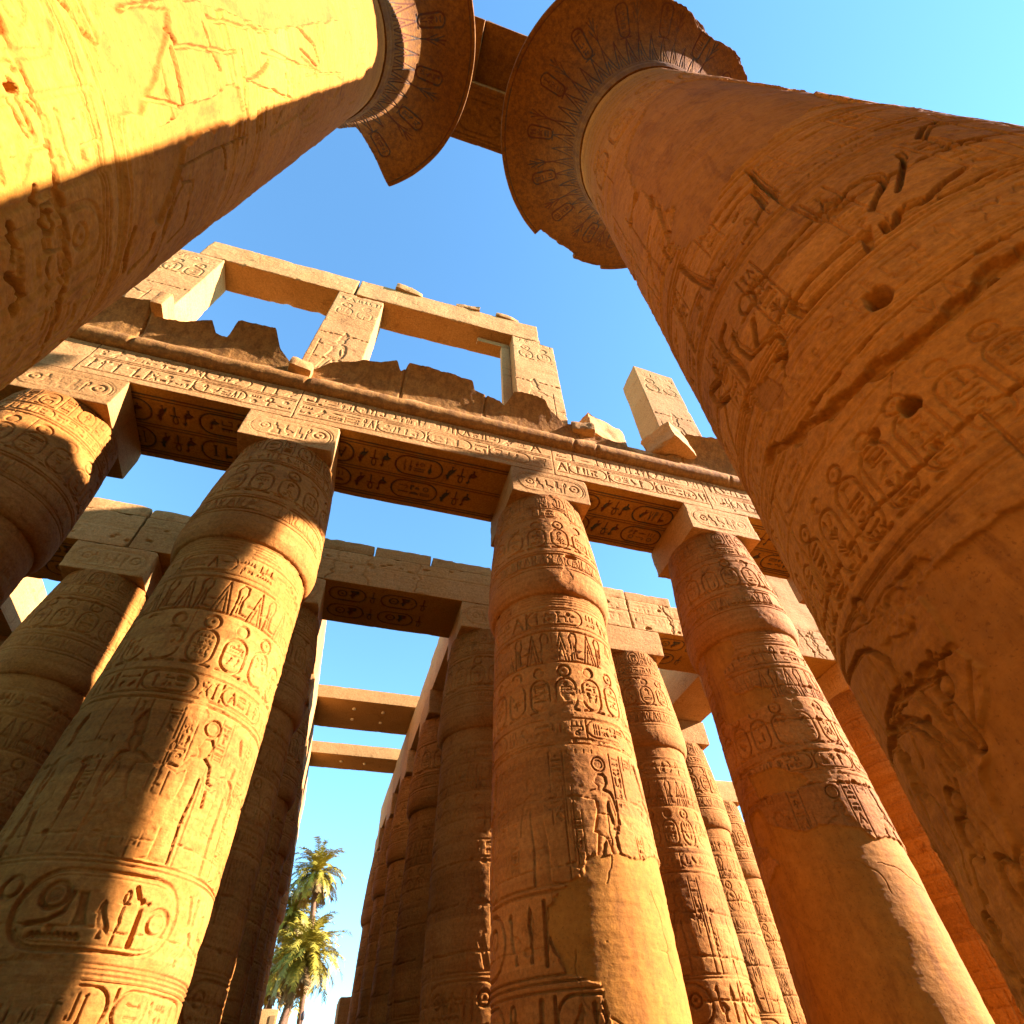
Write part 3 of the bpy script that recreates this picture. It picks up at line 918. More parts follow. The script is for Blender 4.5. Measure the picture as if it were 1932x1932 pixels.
def bell_profile(n, rim=4.805, z0=21.62, z1=25.0):
    # neck groove, sheath band, then the flaring bell and its upright lip
    rr, zz = [2.02, 2.02, 2.26, 2.33, 2.36, 2.36, 2.30], [21.45, 21.62, 21.62, 21.9, 22.3, 22.62, 22.66]
    ts = np.linspace(0, 1, n)
    rb = 2.30 + (rim - 2.30) * (0.30 * ts + 0.70 * ts ** 3.2)
    zb = 22.66 + (z1 - 22.66) * (1 - (1 - ts) ** 1.25) ** .98
    r_ = np.concatenate([rr, rb[1:], [rim + .02, rim + .02, rim - .05]]); z_ = np.concatenate([zz, zb[1:], [z1 + .03, z1 + .26, z1 + .30]])
    return r_, z_

def bell(t, rimf, seed):
    r_, z_ = bell_profile(90)
    L_ = np.concatenate([[0], np.cumsum(np.hypot(np.diff(r_), np.diff(z_)))])
    # extra samples along the long spans
    s = np.linspace(0, L_[-1], 300)
    s = np.unique(np.concatenate([s, L_]))
    rr, zz = np.interp(s, L_, r_), np.interp(s, L_, z_)
    cv = Canvas(-PI * 3.2, PI * 3.2, 0, s[-1], .014)
    r = random.Random(seed)
    # papyrus sheath leaves, then upright name rings near the lip
    n = 44; wq = 2 * PI * 3.2 / n
    for i in range(n):
        x = -PI * 3.2 + i * wq
        a = L_[6] + .12
        cv.seg([(x, a), (x + wq * .5, a + 1.55), (x + wq, a)], .034, .03)
        cv.seg([(x + wq * .28, a), (x + wq * .5, a + .9), (x + wq * .72, a)], .03, .024)
        if i % 3 == 0:
            ovalv(cv, x + .06, x + wq - .06, a + 1.55, a + 2.6, .045, .035)
            y = a + 2.5
            while y > a + 1.85:
                quadrat(cv, x + .12, y - .26, wq - .26, .26, r, .03, False); y -= .28
        elif i % 3 == 1:
            sign(cv, 25, x + .04, a + 1.5, wq - .08, 1.1, .026)
    for f in (.55, .78, 1.0):
        hline(cv, -PI * 3.2, PI * 3.2, L_[3] + f * .55, .04, .03)
    hline(cv, -PI * 3.2, PI * 3.2, L_[-4] - .12, .04, .025)
    cv.wear(seed, .5, .3, .55)
    ph = np.linspace(-PI, PI, 1300)
    PH, SS = np.meshgrid(ph, s)
    R_ = np.repeat(rr[:, None], len(ph), 1); Z_ = np.repeat(zz[:, None], len(ph), 1)
    base = np.stack([R_ * np.sin(PH), -R_ * np.cos(PH), Z_], -1)
    lim = rimf(PH, base)                       # largest radius the break leaves
    over = R_ > lim
    nz = (fbm(base, 2.2, seed, 4, .6) - .5)
    Rn = np.where(over, lim, R_)
    Rn = Rn + (fbm(base, 1.2, seed + 9, 4) - .5) * .03 - cv.sample(PH * 3.2, SS)
    Z_ = Z_ + np.where(over, nz * .12, 0)
    mb = MB()
    mb.grid(np.stack([Rn * np.sin(PH), -Rn * np.cos(PH), Z_], -1), np.clip(cv.sample(PH * 3.2, SS) / .02, 0, 1) * .8)
    # top of the bell
    e = Rn[-1]; zt = Z_[-1]
    q = np.linspace(1, .3, 12)[:, None]
    Pt = np.stack([e[None] * q * np.sin(ph)[None], -e[None] * q * np.cos(ph)[None], np.repeat(zt[None], 12, 0) * q ** 0 + 0 * q], -1)
    mb.grid(Pt)
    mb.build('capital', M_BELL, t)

def big_shaft(t, cv, a, b, nphi, nz, d, seed):
    ph = phi_list(a, b, nphi, 50)
    zs = np.concatenate([np.linspace(-1.95, -.6, 8)[:-1], tanspace(-.6, 21.55, nz, d)])
    mb = MB()
    revolve(mb, np.interp(zs, BP[:, 0], BP[:, 1]), zs, ph, cv, RB, rough=.016, seed=seed)
    mb.build('shaft', M_BIG, t)

def lines3(cv, x0, x1, z, g, wd, dep, seed):
    # three close ruled lines, slightly uneven
    for i in range(3):
        xs = np.linspace(x0, x1, 40)
        P = np.stack([xs, 0 * xs + i, 0 * xs + z], -1)
        ys = z + i * g + (fbm(P, .9, seed, 2) - .5) * .03
        cv.seg(list(zip(xs, ys)), wd, dep)

def big_canvas(x0, x1, seed, dep):
    cv = Canvas(x0 - .1, x1 + .1, -1.7, 21.7, .0085)
    r = random.Random(seed)
    for z in (21.3, 21.0, 20.7, 20.4, 20.1, 19.6, 19.1):
        hline(cv, x0, x1, z, .06, dep * .7)
    cartouches(cv, x0, x1, 16.2, 18.6, r, dep, 1.1)
    lines3(cv, x0, x1, 15.3, .16, .05, dep * .8, seed)
    x = x0; i = 0
    while x < x1:
        figure(cv, x, 9.5, 4.2, dep * 1.6, flip=i % 2 == 1, robe=i % 2 == 0, crown=True, wide=.5)
        column_text(cv, x + 1.7, x + 2.2, 11.5, 14.8, r, dep, 1)
        x += 2.5; i += 1
    lines3(cv, x0, x1, 8.75, .14, .05, dep * .8, seed + 1)
    lines3(cv, x0, x1, 5.16, .075, .03, dep * .8, seed + 2)
    return cv, r

GB = 'great open bell columns of the nave row'
# right
X0, X1 = -2.9 * RB, -.1 * RB
cv, r = big_canvas(X0, X1, 61, .075)
band(cv, X0, X1, 4.55, 5.02, r, .05, cart=.15)
for z in (4.46, 4.42):
    hline(cv, X0, X1, z, .018, .03)
band(cv, X0, X1, 3.82, 4.36, r, .045, cart=.05)
cartouches(cv, X0, X1, 2.74, 3.68, r, .05, .33)
band(cv, X0, X1, 7.15, 7.75, r, .05, cart=.2)
band(cv, X0, X1, 9.55, 10.2, r, .05, cart=.2)
for i in range(7):
    column_text(cv, X0 + .35 + i * 1.0, X0 + .62 + i * 1.0, 5.45, 6.85, r, .05, 1)
    column_text(cv, X0 + .2 + i * 1.05, X0 + .5 + i * 1.05, 7.85, 8.8, r, .05, 1)
lines3(cv, X0, X1, 2.62, .03, .018, .035, 7)
for z, k in ((9.4, 6), (8.9, 7), (5.30, 3), (7.0, 2), (18.2, 1), (10.4, 1)):
    lines3(cv, X0, X1, z, .06, .022, .035, k)
cv.wear(71, .45, .22, .44)
# large cut outlines of the middle register
BRS = [[(-1.079, 8.71), (-1.113, 7.92), (-1.119, 7.41)], [(-1.137, 8.14), (-1.247, 8.17), (-1.359, 8.1), (-1.476, 8.09)], [(-1.148, 8.08), (-1.176, 7.5), (-1.257, 7.37), (-1.337, 7.31)], [(-1.281, 7.93), (-1.309, 7.89)], [(-1.505, 6.44), (-1.41, 6.34), (-1.305, 6.33), (-1.205, 6.35), (-1.111, 6.39), (-1.023, 6.4)], [(-1.432, 5.53), (-1.416, 5.28), (-1.254, 5.27), (-1.117, 5.26), (-1.077, 5.51), (-1.191, 5.55), (-1.325, 5.57), (-1.432, 5.53)], [(-1.035, 6.31), (-0.974, 6.42), (-0.902, 6.42), (-0.868, 6.3), (-0.877, 6.12)], [(-0.879, 6.11), (-0.958, 5.92), (-0.992, 5.81)], [(-1.016, 5.35), (-0.948, 5.51), (-0.891, 5.4), (-0.794, 5.53), (-0.713, 5.6)], [(-0.892, 5.82), (-0.821, 6.1), (-0.745, 6.4), (-0.733, 6.56)], [(-1.02, 5.48), (-1.038, 5.3), (-0.998, 5.33)], [(-1.699, 6.56), (-1.774, 6.54), (-1.803, 6.28), (-1.775, 5.87), (-1.771, 5.5)], [(-1.697, 6.29), (-1.715, 5.98), (-1.691, 5.63), (-1.6, 5.54), (-1.507, 5.56), (-1.401, 5.66)], [(-1.57, 5.99), (-1.629, 5.69)], [(-1.916, 6.5), (-1.935, 6.21), (-2.075, 6.5), (-2.059, 6.11), (-1.937, 5.82)], [(-1.691, 10.98), (-1.822, 10.85), (-1.941, 10.13)], [(-1.703, 8.86), (-1.822, 8.86), (-1.913, 8.47), (-1.952, 7.91), (-1.984, 7.34)], [(-1.697, 8.88), (-1.676, 8.13), (-1.629, 7.46), (-1.502, 7.41)], [(-1.62, 10.13), (-1.574, 9.54), (-1.642, 9.17), (-1.734, 9.32), (-1.724, 9.85), (-1.62, 10.13)], [(-1.815, 5.4), (-1.882, 5.36), (-1.872, 5.19)], [(-2.001, 5.91), (-2.088, 5.7), (-2.162, 5.39)], [(-1.585, 5.47), (-1.535, 5.42), (-1.537, 5.22)], [(-1.616, 5.21), (-1.56, 5.1), (-1.604, 5.02)]]
for i, l_ in enumerate(BRS):
    cv.seg([(p[0] * RB, p[1]) for p in l_], .045 + .014 * (i % 3), .12)
    cv.seg([(p[0] * RB + .06, p[1] + .05) for p in l_], .022, .04)
for l_ in [[(-0.6, 6.8), (-0.5, 7.14), (-0.414, 7.24), (-0.409, 6.91), (-0.397, 6.54), (-0.407, 5.99)], [(-0.59, 6.74), (-0.613, 6.31), (-0.526, 6.22), (-0.508, 5.96)], [(-0.613, 7.55), (-0.534, 7.55), (-0.43, 7.61)], [(-0.852, 5.32), (-0.759, 5.31), (-0.679, 5.34)]]:
    cv.seg([(p[0] * RB, p[1]) for p in l_], .05, .11)
    cv.seg([(p[0] * RB, p[1] - .12) for p in l_], .03, .06)
cv.seg(arc(-1.54 * RB, 6.34, .12, .17, 0, 360, 18), .035, .07)
CRK = [(-1.894, 4.5), (-1.708, 4.23), (-1.543, 4.06), (-1.374, 3.97), (-1.275, 3.9), (-1.136, 3.95), (-0.989, 4.05), (-0.914, 4.09)]
for k in range(6):
    q = random.Random(300 + k)
    n_ = [(p[0] * RB + q.uniform(-.05, .05), p[1] + q.uniform(-.06, .06)) for p in CRK]
    cv.seg(n_, q.uniform(.02, .06), q.uniform(.04, .12))
    for p in n_:
        cv.hole(p[0], p[1], q.uniform(.05, .16), q.uniform(.03, .09), .09, 330 + k)
# deep worn scene low on the side towards the lens
b0 = -2.13 * RB
BRE = [[(-2.476, 2.68), (-2.187, 2.49), (-2.075, 2.44), (-2.006, 2.35), (-1.975, 2.22), (-1.965, 2.07), (-1.977, 2.01)], [(-1.985, 2.0), (-2.071, 1.99), (-2.136, 1.98), (-2.186, 1.92)], [(-2.199, 1.94), (-2.109, 1.89), (-2.027, 1.83), (-1.975, 1.74), (-1.95, 1.64), (-1.937, 1.52), (-1.932, 1.41)], [(-2.244, 1.9), (-2.168, 1.89), (-2.075, 1.83), (-2.009, 1.73), (-1.975, 1.59), (-1.961, 1.42)], [(-2.036, 1.97), (-1.945, 1.93), (-1.877, 1.89), (-1.827, 1.91), (-1.803, 1.98)], [(-2.226, 1.91), (-2.418, 1.91), (-2.473, 1.71), (-2.475, 1.47), (-2.472, 1.31)], [(-2.465, 2.01), (-2.461, 1.68), (-2.461, 1.43), (-2.463, 1.21)], [(-2.478, 2.68), (-2.381, 2.35), (-2.476, 2.09)], [(-1.937, 1.91), (-1.912, 1.76), (-1.894, 1.62), (-1.88, 1.51)]]
for i, l_ in enumerate(BRE):
    for k in range(3):
        cv.seg([(p[0] * RB + k * .035, p[1] - k * .03) for p in l_], (.036, .016, .016)[k], (.065, .03, .026)[k])
cv.hole(-2.195 * RB, 1.70, .10, .24, .42, 8)
cv.ell(-2.15 * RB, 1.55, .09, .17, .05, .15)
for ph_, z_, a_, b_ in ((-1.829, 1.78, .07, .08), (-1.846, 1.54, .06, .16), (-1.948, 2.62, .07, .09), (-2.04, 1.29, .06, .08), (-2.062, 1.10, .09, .12), (-1.99, .8, .08, .16), (-2.2, .6, .1, .2)):
    cv.seg(arc(ph_ * RB, z_, a_, b_, 0, 360, 18), .026, .065)
    cv.ell(ph_ * RB, z_, a_ * .8, b_ * .8, .04, .1)
for i in range(30):
    q = random.Random(900 + i)
    cv.hole(b0 + q.uniform(-.5, .95), q.uniform(-.6, 2.1), q.uniform(.015, .07), q.uniform(.015, .06), q.uniform(.02, .05), 500 + i)
for i in range(16):
    q = random.Random(950 + i)
    x_, z_ = b0 + q.uniform(-.4, .7), q.uniform(-.5, 1.7)
    pts = [(x_, z_)]
    an = q.uniform(.7, 2.3)
    for k in range(9):
        an += q.uniform(-.35, .35)
        pts.append((pts[-1][0] + .1 * math.cos(an), pts[-1][1] + .1 * math.sin(an)))
    cv.seg(pts, q.uniform(.012, .03), q.uniform(.02, .04))
for i in range(40):
    q = random.Random(1950 + i)
    cv.hole(q.uniform(X0, X1), q.uniform(2.0, 19), q.uniform(.03, .16), q.uniform(.02, .08), q.uniform(.02, .05), 700 + i)
cv.joints([1.9, 3.0, 4.3, 6.2, 8.4, 10.6, 12.9, 15.2, 17.4, 19.4], X0, X1, 65, .03, .05)
P_BR = [
    [(-1.503, 14.6), (-1.239, 15.5), (-0.949, 16.3), (-0.617, 16.6), (-0.3, 15.5), (-0.2, 11.56), (-0.40, 9.9), (-0.632, 9.48), (-0.91, 8.99), (-1.094, 9.09), (-1.314, 8.8), (-1.443, 8.53), (-1.60, 8.9), (-1.66, 9.7), (-1.50, 10.1), (-1.54, 11.4), (-1.6, 12.9)],
    [(-1.805, 5.42), (-1.677, 5.17), (-1.658, 4.78), (-1.715, 4.68), (-1.793, 4.93)],
    [(-1.78, 2.42), (-1.751, 2.37), (-1.723, 2.01), (-1.701, 1.71), (-1.754, 1.55), (-1.89, 1.24), (-1.91, 1.09), (-1.94, 0.5), (-1.9, -1.5), (-.2, -1.5), (-.2, 2.0), (-1.2, 2.3), (-1.521, 2.36)]]
for i, p in enumerate(P_BR):
    cv.patch([(a * RB, z) for a, z in p], .03, 81 + i, .06 if i else .18)
cv.hole(-1.229 * RB, 4.62, .12, .17, .30, 1)
cv.hole(-1.405 * RB, 3.46, .09, .1, .26, 2)
cv.hole(-1.53 * RB, 3.5, .07, .08, .10, 3)
mend(cv, -2.2 * RB, -.2 * RB, .5, 16, 7)
# flaking, pitted stone where the low scene has weathered
W_ = cv.win(b0 - .9, -1.2, b0 + 1.2, 2.5, 0)
P_ = np.stack(np.broadcast_arrays(W_[1], W_[2], 0.0 * W_[1] * W_[2]), -1)
k_ = smooth(.42, .6, fbm(P_, 1.1, 77, 3)) * (1 - .85 * cv.m[W_[0]])
cv.c[W_[0]] += (k_ * ((fbm(P_, 9.0, 78, 4, .65) - .4) * .075 + smooth(.55, .62, fbm(P_, 5.0, 79, 3)) * .03)).astype(np.float32)
BR = thing('great_column', 'big bell-capital column rising from the right edge, all in orange shade', 'column', (XR * KN, YB * KN, 0), GB)
BR.scale = (KN, KN, KN)
big_shaft(BR, cv, -2.6, -.2, 880, 1450, 3.6, 111)
def rim_right(PH, base):
    # chipped notch at the far side and a long ragged break on the near right
    ang = np.degrees(PH) % 360                    # 0 faces -Y, 90 faces +X, 180 faces +Y
    n = fbm(base, 1.1, 71, 4, .6) - .5
    lim = np.full(PH.shape, 9.0)
    lim = np.where((ang > 186) & (ang < 209), 4.45 + n * .5, lim)
    lim = np.where((ang > 170) & (ang <= 186), 4.66 + n * .2, lim)
    e = smooth(352, 362, np.where(ang < 180, ang + 360, ang)) * (1 - smooth(54, 75, np.where(ang > 180, ang - 360, ang)))
    e2 = ((ang > 350) | (ang < 75))
    a2 = np.where(ang > 180, ang - 360, ang)
    br = np.interp(a2, [-44, -36, -14, -6, 0, 16, 26, 37, 50, 62, 75], [4.9, 4.25, 4.1, 4.0, 3.95, 3.70, 3.72, 4.15, 4.4, 4.6, 5.0]) + n * .55
    lim = np.where((a2 > -44) & (a2 < 75), br, lim)
    return lim
bell(BR, rim_right, 91)
base_disc(BR, 2.9, -1.95, -1.5)
# left
X0, X1 = .1 * RB, 2.9 * RB
cv, r = big_canvas(X0, X1, 62, .055)
x = X0
for i in range(5):
    column_text(cv, X0 + .5 + i * 1.3, X0 + 1.0 + i * 1.3, 3.2, 5.0, r, .05, 1)
    ovalv(cv, X0 + 1.15 + i * 1.3, X0 + 1.6 + i * 1.3, 3.3, 4.8, .05, .05)
    for j, k in enumerate((0, 27, 20, 5, 9)):
        sign(cv, k, X0 + 1.22 + i * 1.3, 4.4 - j * .25, .3, .22, .05)
lines3(cv, X0, X1, 3.0, .06, .03, .04, 15)
cartouches(cv, X0, X1, 2.0, 2.9, r, .04, .5)
cv.c *= .45
cv.wear(72, .45, .30, .52)
for i, l_ in enumerate([[(1.484, 4.13), (1.485, 4.32), (1.506, 4.3)], [(1.609, 4.08), (1.611, 4.31), (1.749, 4.29), (1.73, 4.07), (1.609, 4.08)], [(1.638, 4.31), (1.732, 4.35)], [(1.751, 4.1), (1.778, 4.06), (1.834, 4.12), (1.867, 4.08)], [(1.754, 4.2), (1.855, 4.25)], [(1.771, 4.33), (1.804, 4.27), (1.869, 4.34), (1.811, 4.37), (1.771, 4.33)], [(1.931, 4.11), (1.999, 4.11)], [(1.931, 4.18), (2.011, 4.19)], [(1.934, 4.25), (2.016, 4.26)], [(1.937, 4.32), (2.021, 4.34)], [(1.339, 4.15), (1.365, 4.19), (1.401, 4.17), (1.452, 4.19)], [(1.377, 4.09), (1.437, 4.11), (1.461, 4.16)], [(1.382, 4.25), (1.417, 4.29)], [(1.306, 4.22), (1.316, 4.27), (1.326, 4.22)], [(1.72, 6.34), (1.761, 6.42), (1.794, 6.26), (1.849, 6.19), (1.917, 6.15)], [(1.749, 6.42), (1.763, 6.7), (1.802, 6.69)], [(1.859, 6.67), (1.976, 6.71), (2.027, 6.45)], [(1.908, 5.88), (1.984, 5.91), (2.038, 5.57)], [(1.678, 7.55), (1.797, 7.7)], [(1.626, 7.93), (1.71, 7.88)], [(1.628, 8.09), (1.715, 8.04)], [(1.625, 8.26), (1.713, 8.21)], [(1.597, 8.83), (1.688, 8.77)], [(1.598, 9.0), (1.69, 8.94)], [(1.601, 9.21), (1.695, 9.16)], [(1.206, 6.52), (1.27, 6.57), (1.293, 6.64)], [(1.314, 6.52), (1.415, 6.51), (1.48, 6.48), (1.566, 6.44)], [(1.24, 7.44), (1.316, 7.47), (1.39, 7.59)], [(1.403, 8.3), (1.547, 8.28), (1.583, 8.35)], [(1.446, 8.38), (1.441, 8.95), (1.389, 9.48)], [(1.409, 10.37), (1.621, 10.24), (1.702, 9.83)], [(1.154, 8.71), (1.212, 9.36)], [(1.212, 10.94), (1.344, 12.12), (1.449, 12.43)], [(1.357, 11.25), (1.48, 12.32), (1.538, 12.32)], [(1.358, 4.11), (1.359, 4.18)], [(1.824, 5.41), (1.925, 5.35), (2.009, 5.42)], [(1.563, 4.07), (1.597, 4.02)], [(1.62, 3.74), (1.66, 3.75), (1.703, 3.71)], [(1.739, 3.66), (1.776, 3.75), (1.819, 3.78), (1.856, 3.7)]]):
    cv.seg([(p[0] * RB, p[1]) for p in l_], .018 if i < 16 else .034 + .010 * (i % 3), .045 if i < 16 else .10)
cv.seg(arc(1.657 * RB, 4.13, .07, .05, 0, 360, 16), .035, .08)
lines3(cv, X0, X1, 4.85, .05, .02, .03, 51); lines3(cv, X0, X1, 5.1, .05, .02, .03, 52); lines3(cv, X0, X1, 7.9, .08, .025, .03, 53)
for i, q in enumerate([(1.30, 6.6, 1.34, 8.2), (1.22, 7.6, 1.27, 9.6), (1.38, 5.2, 1.52, 6.9), (1.36, 9.2, 1.5, 12.5), (1.18, 5.0, 1.3, 5.3), (1.46, 8.6, 1.6, 10.5), (1.5, 11.5, 1.56, 14.5)]):
    n_ = 12; rr = random.Random(i)
    pts = [((q[0] + (q[2] - q[0]) * k / n_ + rr.uniform(-.008, .008)) * RB, q[1] + (q[3] - q[1]) * k / n_) for k in range(n_ + 1)]
    cv.seg(pts, .035, .05)
cv.joints([1.9, 3.1, 4.3, 6.2, 8.4, 10.6, 12.9, 15.2, 17.4, 19.4], X0, X1, 66, .025, .04)
P_BL = [[(.98, 4.9), (.96, 14), (1.2, 14.6), (1.27, 10), (1.16, 7.4), (1.2, 5.7)], [(1.206, 5.56), (1.197, 6.76), (1.36, 6.12), (1.463, 5.62), (1.462, 5.24), (1.367, 5.16)],
        [(1.545, 5.72), (1.523, 5.94), (1.482, 6.54), (1.472, 7.01), (1.468, 8.13), (1.579, 8.25), (1.602, 7.14), (1.603, 6.46), (1.743, 6.23), (1.884, 5.99), (1.817, 5.71)]]
for i, p in enumerate(P_BL):
    cv.patch([(a * RB, z) for a, z in p], .03, 85 + i, .08)
BL = thing('great_column', 'big bell-capital column at upper left, half sunlit, its bell broken open', 'column', (XL * KN, YB * KN, 0), GB)
BL.scale = (KN, KN, KN)
big_shaft(BL, cv, .3, 2.5, 700, 1250, 3.2, 112)
def rim_left(PH, base):
    ang = np.degrees(PH) % 360
    n = fbm(base, 1.0, 77, 4, .6) - .5
    cut = 148.5 + n * 1.5
    lim = np.full(PH.shape, 9.0)
    f = smooth(0, 3.5, ang - cut) * (1 - smooth(235, 262, ang))
    lim = np.where(f > 0, 9 - f * (9 - 2.75) , lim)
    lim = np.where(f > .98, 2.62 + n * .5, lim)
    lim = np.where((f > 0) & (f <= .98), np.interp(f, [0, .98], [4.9, 2.7]), lim)
    return lim
bell(BL, rim_left, 92)
base_disc(BL, 2.9, -1.95, -1.5)
# abacus of each, under the nave beam
for t, sd in ((BR, 1), (BL, 2)):
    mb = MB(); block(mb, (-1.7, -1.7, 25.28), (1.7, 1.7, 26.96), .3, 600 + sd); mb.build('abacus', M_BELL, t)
# the rest of the nave, outside the frame: it throws the long shadows and closes off the sky
GU = 'nave columns outside the picture'
NXT = dup(BR, (12.1, YB * KN, 0), 'nave column without its bell, hidden behind the big right column', PI / 3)
for ch in list(NXT.children):
    if ch.name.split('.')[0] in ('capital', 'abacus'):
        bpy.data.objects.remove(ch)
for x, y, rz in ((19.2, YB * KN, 0.0), (-11.6, YB * KN, 2.0), (12.4, -8.4, 2.5), (5.2, -8.4, .6), (-4.4, -8.4, 3.0), (-11.6, -8.4, 1.7)):
    dup(BR, (x, y, 0), 'big bell-capital nave column outside the picture', rz, GU)
# ------------------------------------------------------------------ nave beams over the bells
c = Canvas(-5.2, 6.2, 1.6, 3.9, .014)
r = random.Random(5)
for x in np.arange(-5, 6, 2.2):
    ovalh(c, x + .1, x + 2.05, 2.2, 3.25, .05, .03)
    sign(c, 0, x + 1.42, 2.5, .5, .5, .03); sign(c, 12, x + .9, 2.4, .45, .65, .03); sign(c, 27, x + .4, 2.4, .45, .6, .03)
for y in (1.86, 1.98, 3.42, 3.55):
    hline(c, -5.2, 6.2, y, .04, .025)
mb = MB(); block(mb, (XL, 1.72, 27.0), (XR, 3.7, 29.0), .25, 610, .03, .1, .015, {'-z': (.03, c)})
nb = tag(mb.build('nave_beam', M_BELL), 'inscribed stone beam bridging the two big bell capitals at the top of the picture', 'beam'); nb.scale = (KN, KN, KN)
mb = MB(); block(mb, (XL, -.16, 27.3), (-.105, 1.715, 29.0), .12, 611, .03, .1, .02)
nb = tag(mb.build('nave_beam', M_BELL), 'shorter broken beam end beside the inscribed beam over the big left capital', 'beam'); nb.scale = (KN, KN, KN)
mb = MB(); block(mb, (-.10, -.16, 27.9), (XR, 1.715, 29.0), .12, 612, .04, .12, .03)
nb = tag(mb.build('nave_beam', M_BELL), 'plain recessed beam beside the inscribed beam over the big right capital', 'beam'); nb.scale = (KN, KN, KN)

# ------------------------------------------------------------------ front architrave, in blocks joined over the columns
EDG = [-15.0, -9.1, -3.35, 4.9, 10.75, 16.8, 22.7]
NAMEA = ['at the left end behind the big left column', 'between the two leftmost front columns', 'across the wide palm gap', 'from the palm gap column to the repaired column', 'beyond the repaired column, half behind the big right column', 'hidden behind the big right column']
ZT = 14.268
for i in range(6):
    xa, xb = EDG[i], EDG[i + 1]
    r = random.Random(70 + i)
    fine = 0 < i < 5
    fr = Canvas(xa, xb, 14.2, 16.0, .012)
    band(fr, xa + .1, xb - .1, 15.22, 15.86, r, .030, cart=.2)
    band(fr, xa + .1, xb - .1, 14.50, 15.14, r, .034, cart=.2)
    fr.wear(700 + i, .8, .22, .46)
    for q in range(5):
        fr.hole(r.uniform(xa, xb), r.uniform(14.4, 15.8), r.uniform(.03, .1), r.uniform(.02, .06), .04, q)
    so_ = Canvas(xa, xb, 9.9, 12.7, .014)
    for y in (10.32, 10.42, 11.30, 11.40, 12.28, 12.38):
        hline(so_, xa, xb, y, .035, .03)
    for y0, y1 in ((10.5, 11.22), (11.48, 12.2)):
        x = xa + .4
        while x < xb - 2.4:
            ovalh(so_, x, x + 1.5, y0, y1, .05, .035)
            q = x + .22
            while q < x + 1.2:
                quadrat(so_, q, y0 + .12, .36, .48, r, .035, False); q += .36
            for k in (10, 2, 11):
                x2 = x + 1.6 + (0, .36, .72)[(10, 2, 11).index(k)]
                sign(so_, k, x2, y0 + .04, .34, .62, .04)
            x += 2.8
    so_.m = np.clip(so_.c / .025, 0, 1)
    mb = MB()
    block(mb, (xa + .006, 10.0, ZT), (xb - .006, 12.572, 15.98), .14, 640 + i, .02, .07, .012, {'-y': (.02 if fine else .12, fr), '-z': (.03 if fine else .15, None)}, skip=('-z',))
    beam = mb.build('architrave_block', M_ARCH)
    mb = MB()
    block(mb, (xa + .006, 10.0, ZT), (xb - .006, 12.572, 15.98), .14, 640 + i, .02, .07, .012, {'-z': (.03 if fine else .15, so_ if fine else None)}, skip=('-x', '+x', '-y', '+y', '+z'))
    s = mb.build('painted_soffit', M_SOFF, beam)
    tag(beam, 'inscribed front row architrave block, ' + NAMEA[i], 'architrave', 'front architrave blocks')

# cornice: roll moulding and broken cavetto
ct = thing('cornice', 'dark streaked hollow cornice above the front architrave, its upper edge broken into peaks', 'cornice', (0, 0, 0))
xs = np.arange(-15, 22.7, .05)
mb = MB()
an = np.radians(np.linspace(-100, 110, 18))
XX, AA = np.meshgrid(xs, an)
P = np.stack([XX, 10.04 - .33 * np.cos(AA), 16.18 + .33 * np.sin(AA)], -1)
n = (fbm(P, 1.4, 31, 5, .6) - .5)
P[..., 1] += n * .06; P[..., 2] += (fbm(P, 1.2, 35, 4, .6) - .5) * .05
for jx in (-8.35, -3.3, 5.75, 6.6, 12.0):
    P[..., 1] += .07 * np.exp(-((XX - jx - .03 * np.sin(AA * 3)) / .03) ** 2)
mb.grid(P, None, True)
mb.build('roll_moulding', M_CAV, ct)
TOP = np.array([(-15, 18.1), (-9.28, 17.98), (-8.52, 18.05), (-8.42, 17.66), (-7.6, 17.74), (-6.76, 17.91), (-6.56, 17.64), (-6.18, 17.56), (-6.02, 18.06), (-5.9, 18.11), (-5.4, 18.12), (-4.83, 18.07), (-4.56, 17.56), (-4.2, 17.3), (-3.95, 16.95), (-3.62, 17.0), (-3.2, 17.3), (-2.89, 17.54), (-1.9, 17.9), (-.78, 18.06), (-.62, 17.8), (-.52, 17.85), (-.36, 18.07), (.6, 18.1), (1.93, 18.04), (2.05, 17.8), (2.5, 17.72), (3.0, 17.67), (3.2, 17.55), (3.5, 18.02), (4.66, 17.98), (5.0, 17.7), (5.57, 17.4), (6.19, 17.35), (7.0, 17.2), (7.71, 17.1), (8.5, 17.0), (9.6, 17.05), (10.3, 17.3), (10.5, 18.0), (11.87, 18.07), (13, 18.05), (16, 18.1), (23, 18.1)])
mb = MB()
ts = np.linspace(0, 1, 30)
nx = len(xs)
ztop = np.interp(xs, TOP[:, 0], TOP[:, 1])
Pn = np.stack([xs, 0 * xs, 0 * xs], -1)
ztop = ztop + (fbm(Pn, 1.3, 33, 3, .5) - .5) * .10 + (np.round(fbm(Pn, 1.9, 43, 2) * 6) / 6 - .5) * .08
ZZ = 16.48 + (ztop[None] - 16.48) * ts[:, None]
def cav_y(z):
    return 10.1 - .8 * np.clip((z - 16.5) / 1.6, 0, 1.1) ** 2
YY = cav_y(ZZ)
XX = np.repeat(xs[None], 30, 0)
P = np.stack([XX, YY, ZZ], -1)
P[..., 1] += (fbm(P, 1.5, 37, 5, .6) - .5) * .10
for jx in (-8.55, -3.7, 2.5, -.45, 6.1, 10.4):
    P[..., 1] += .10 * np.exp(-((XX - jx) / .025) ** 2)
front_top = P[-1].copy()
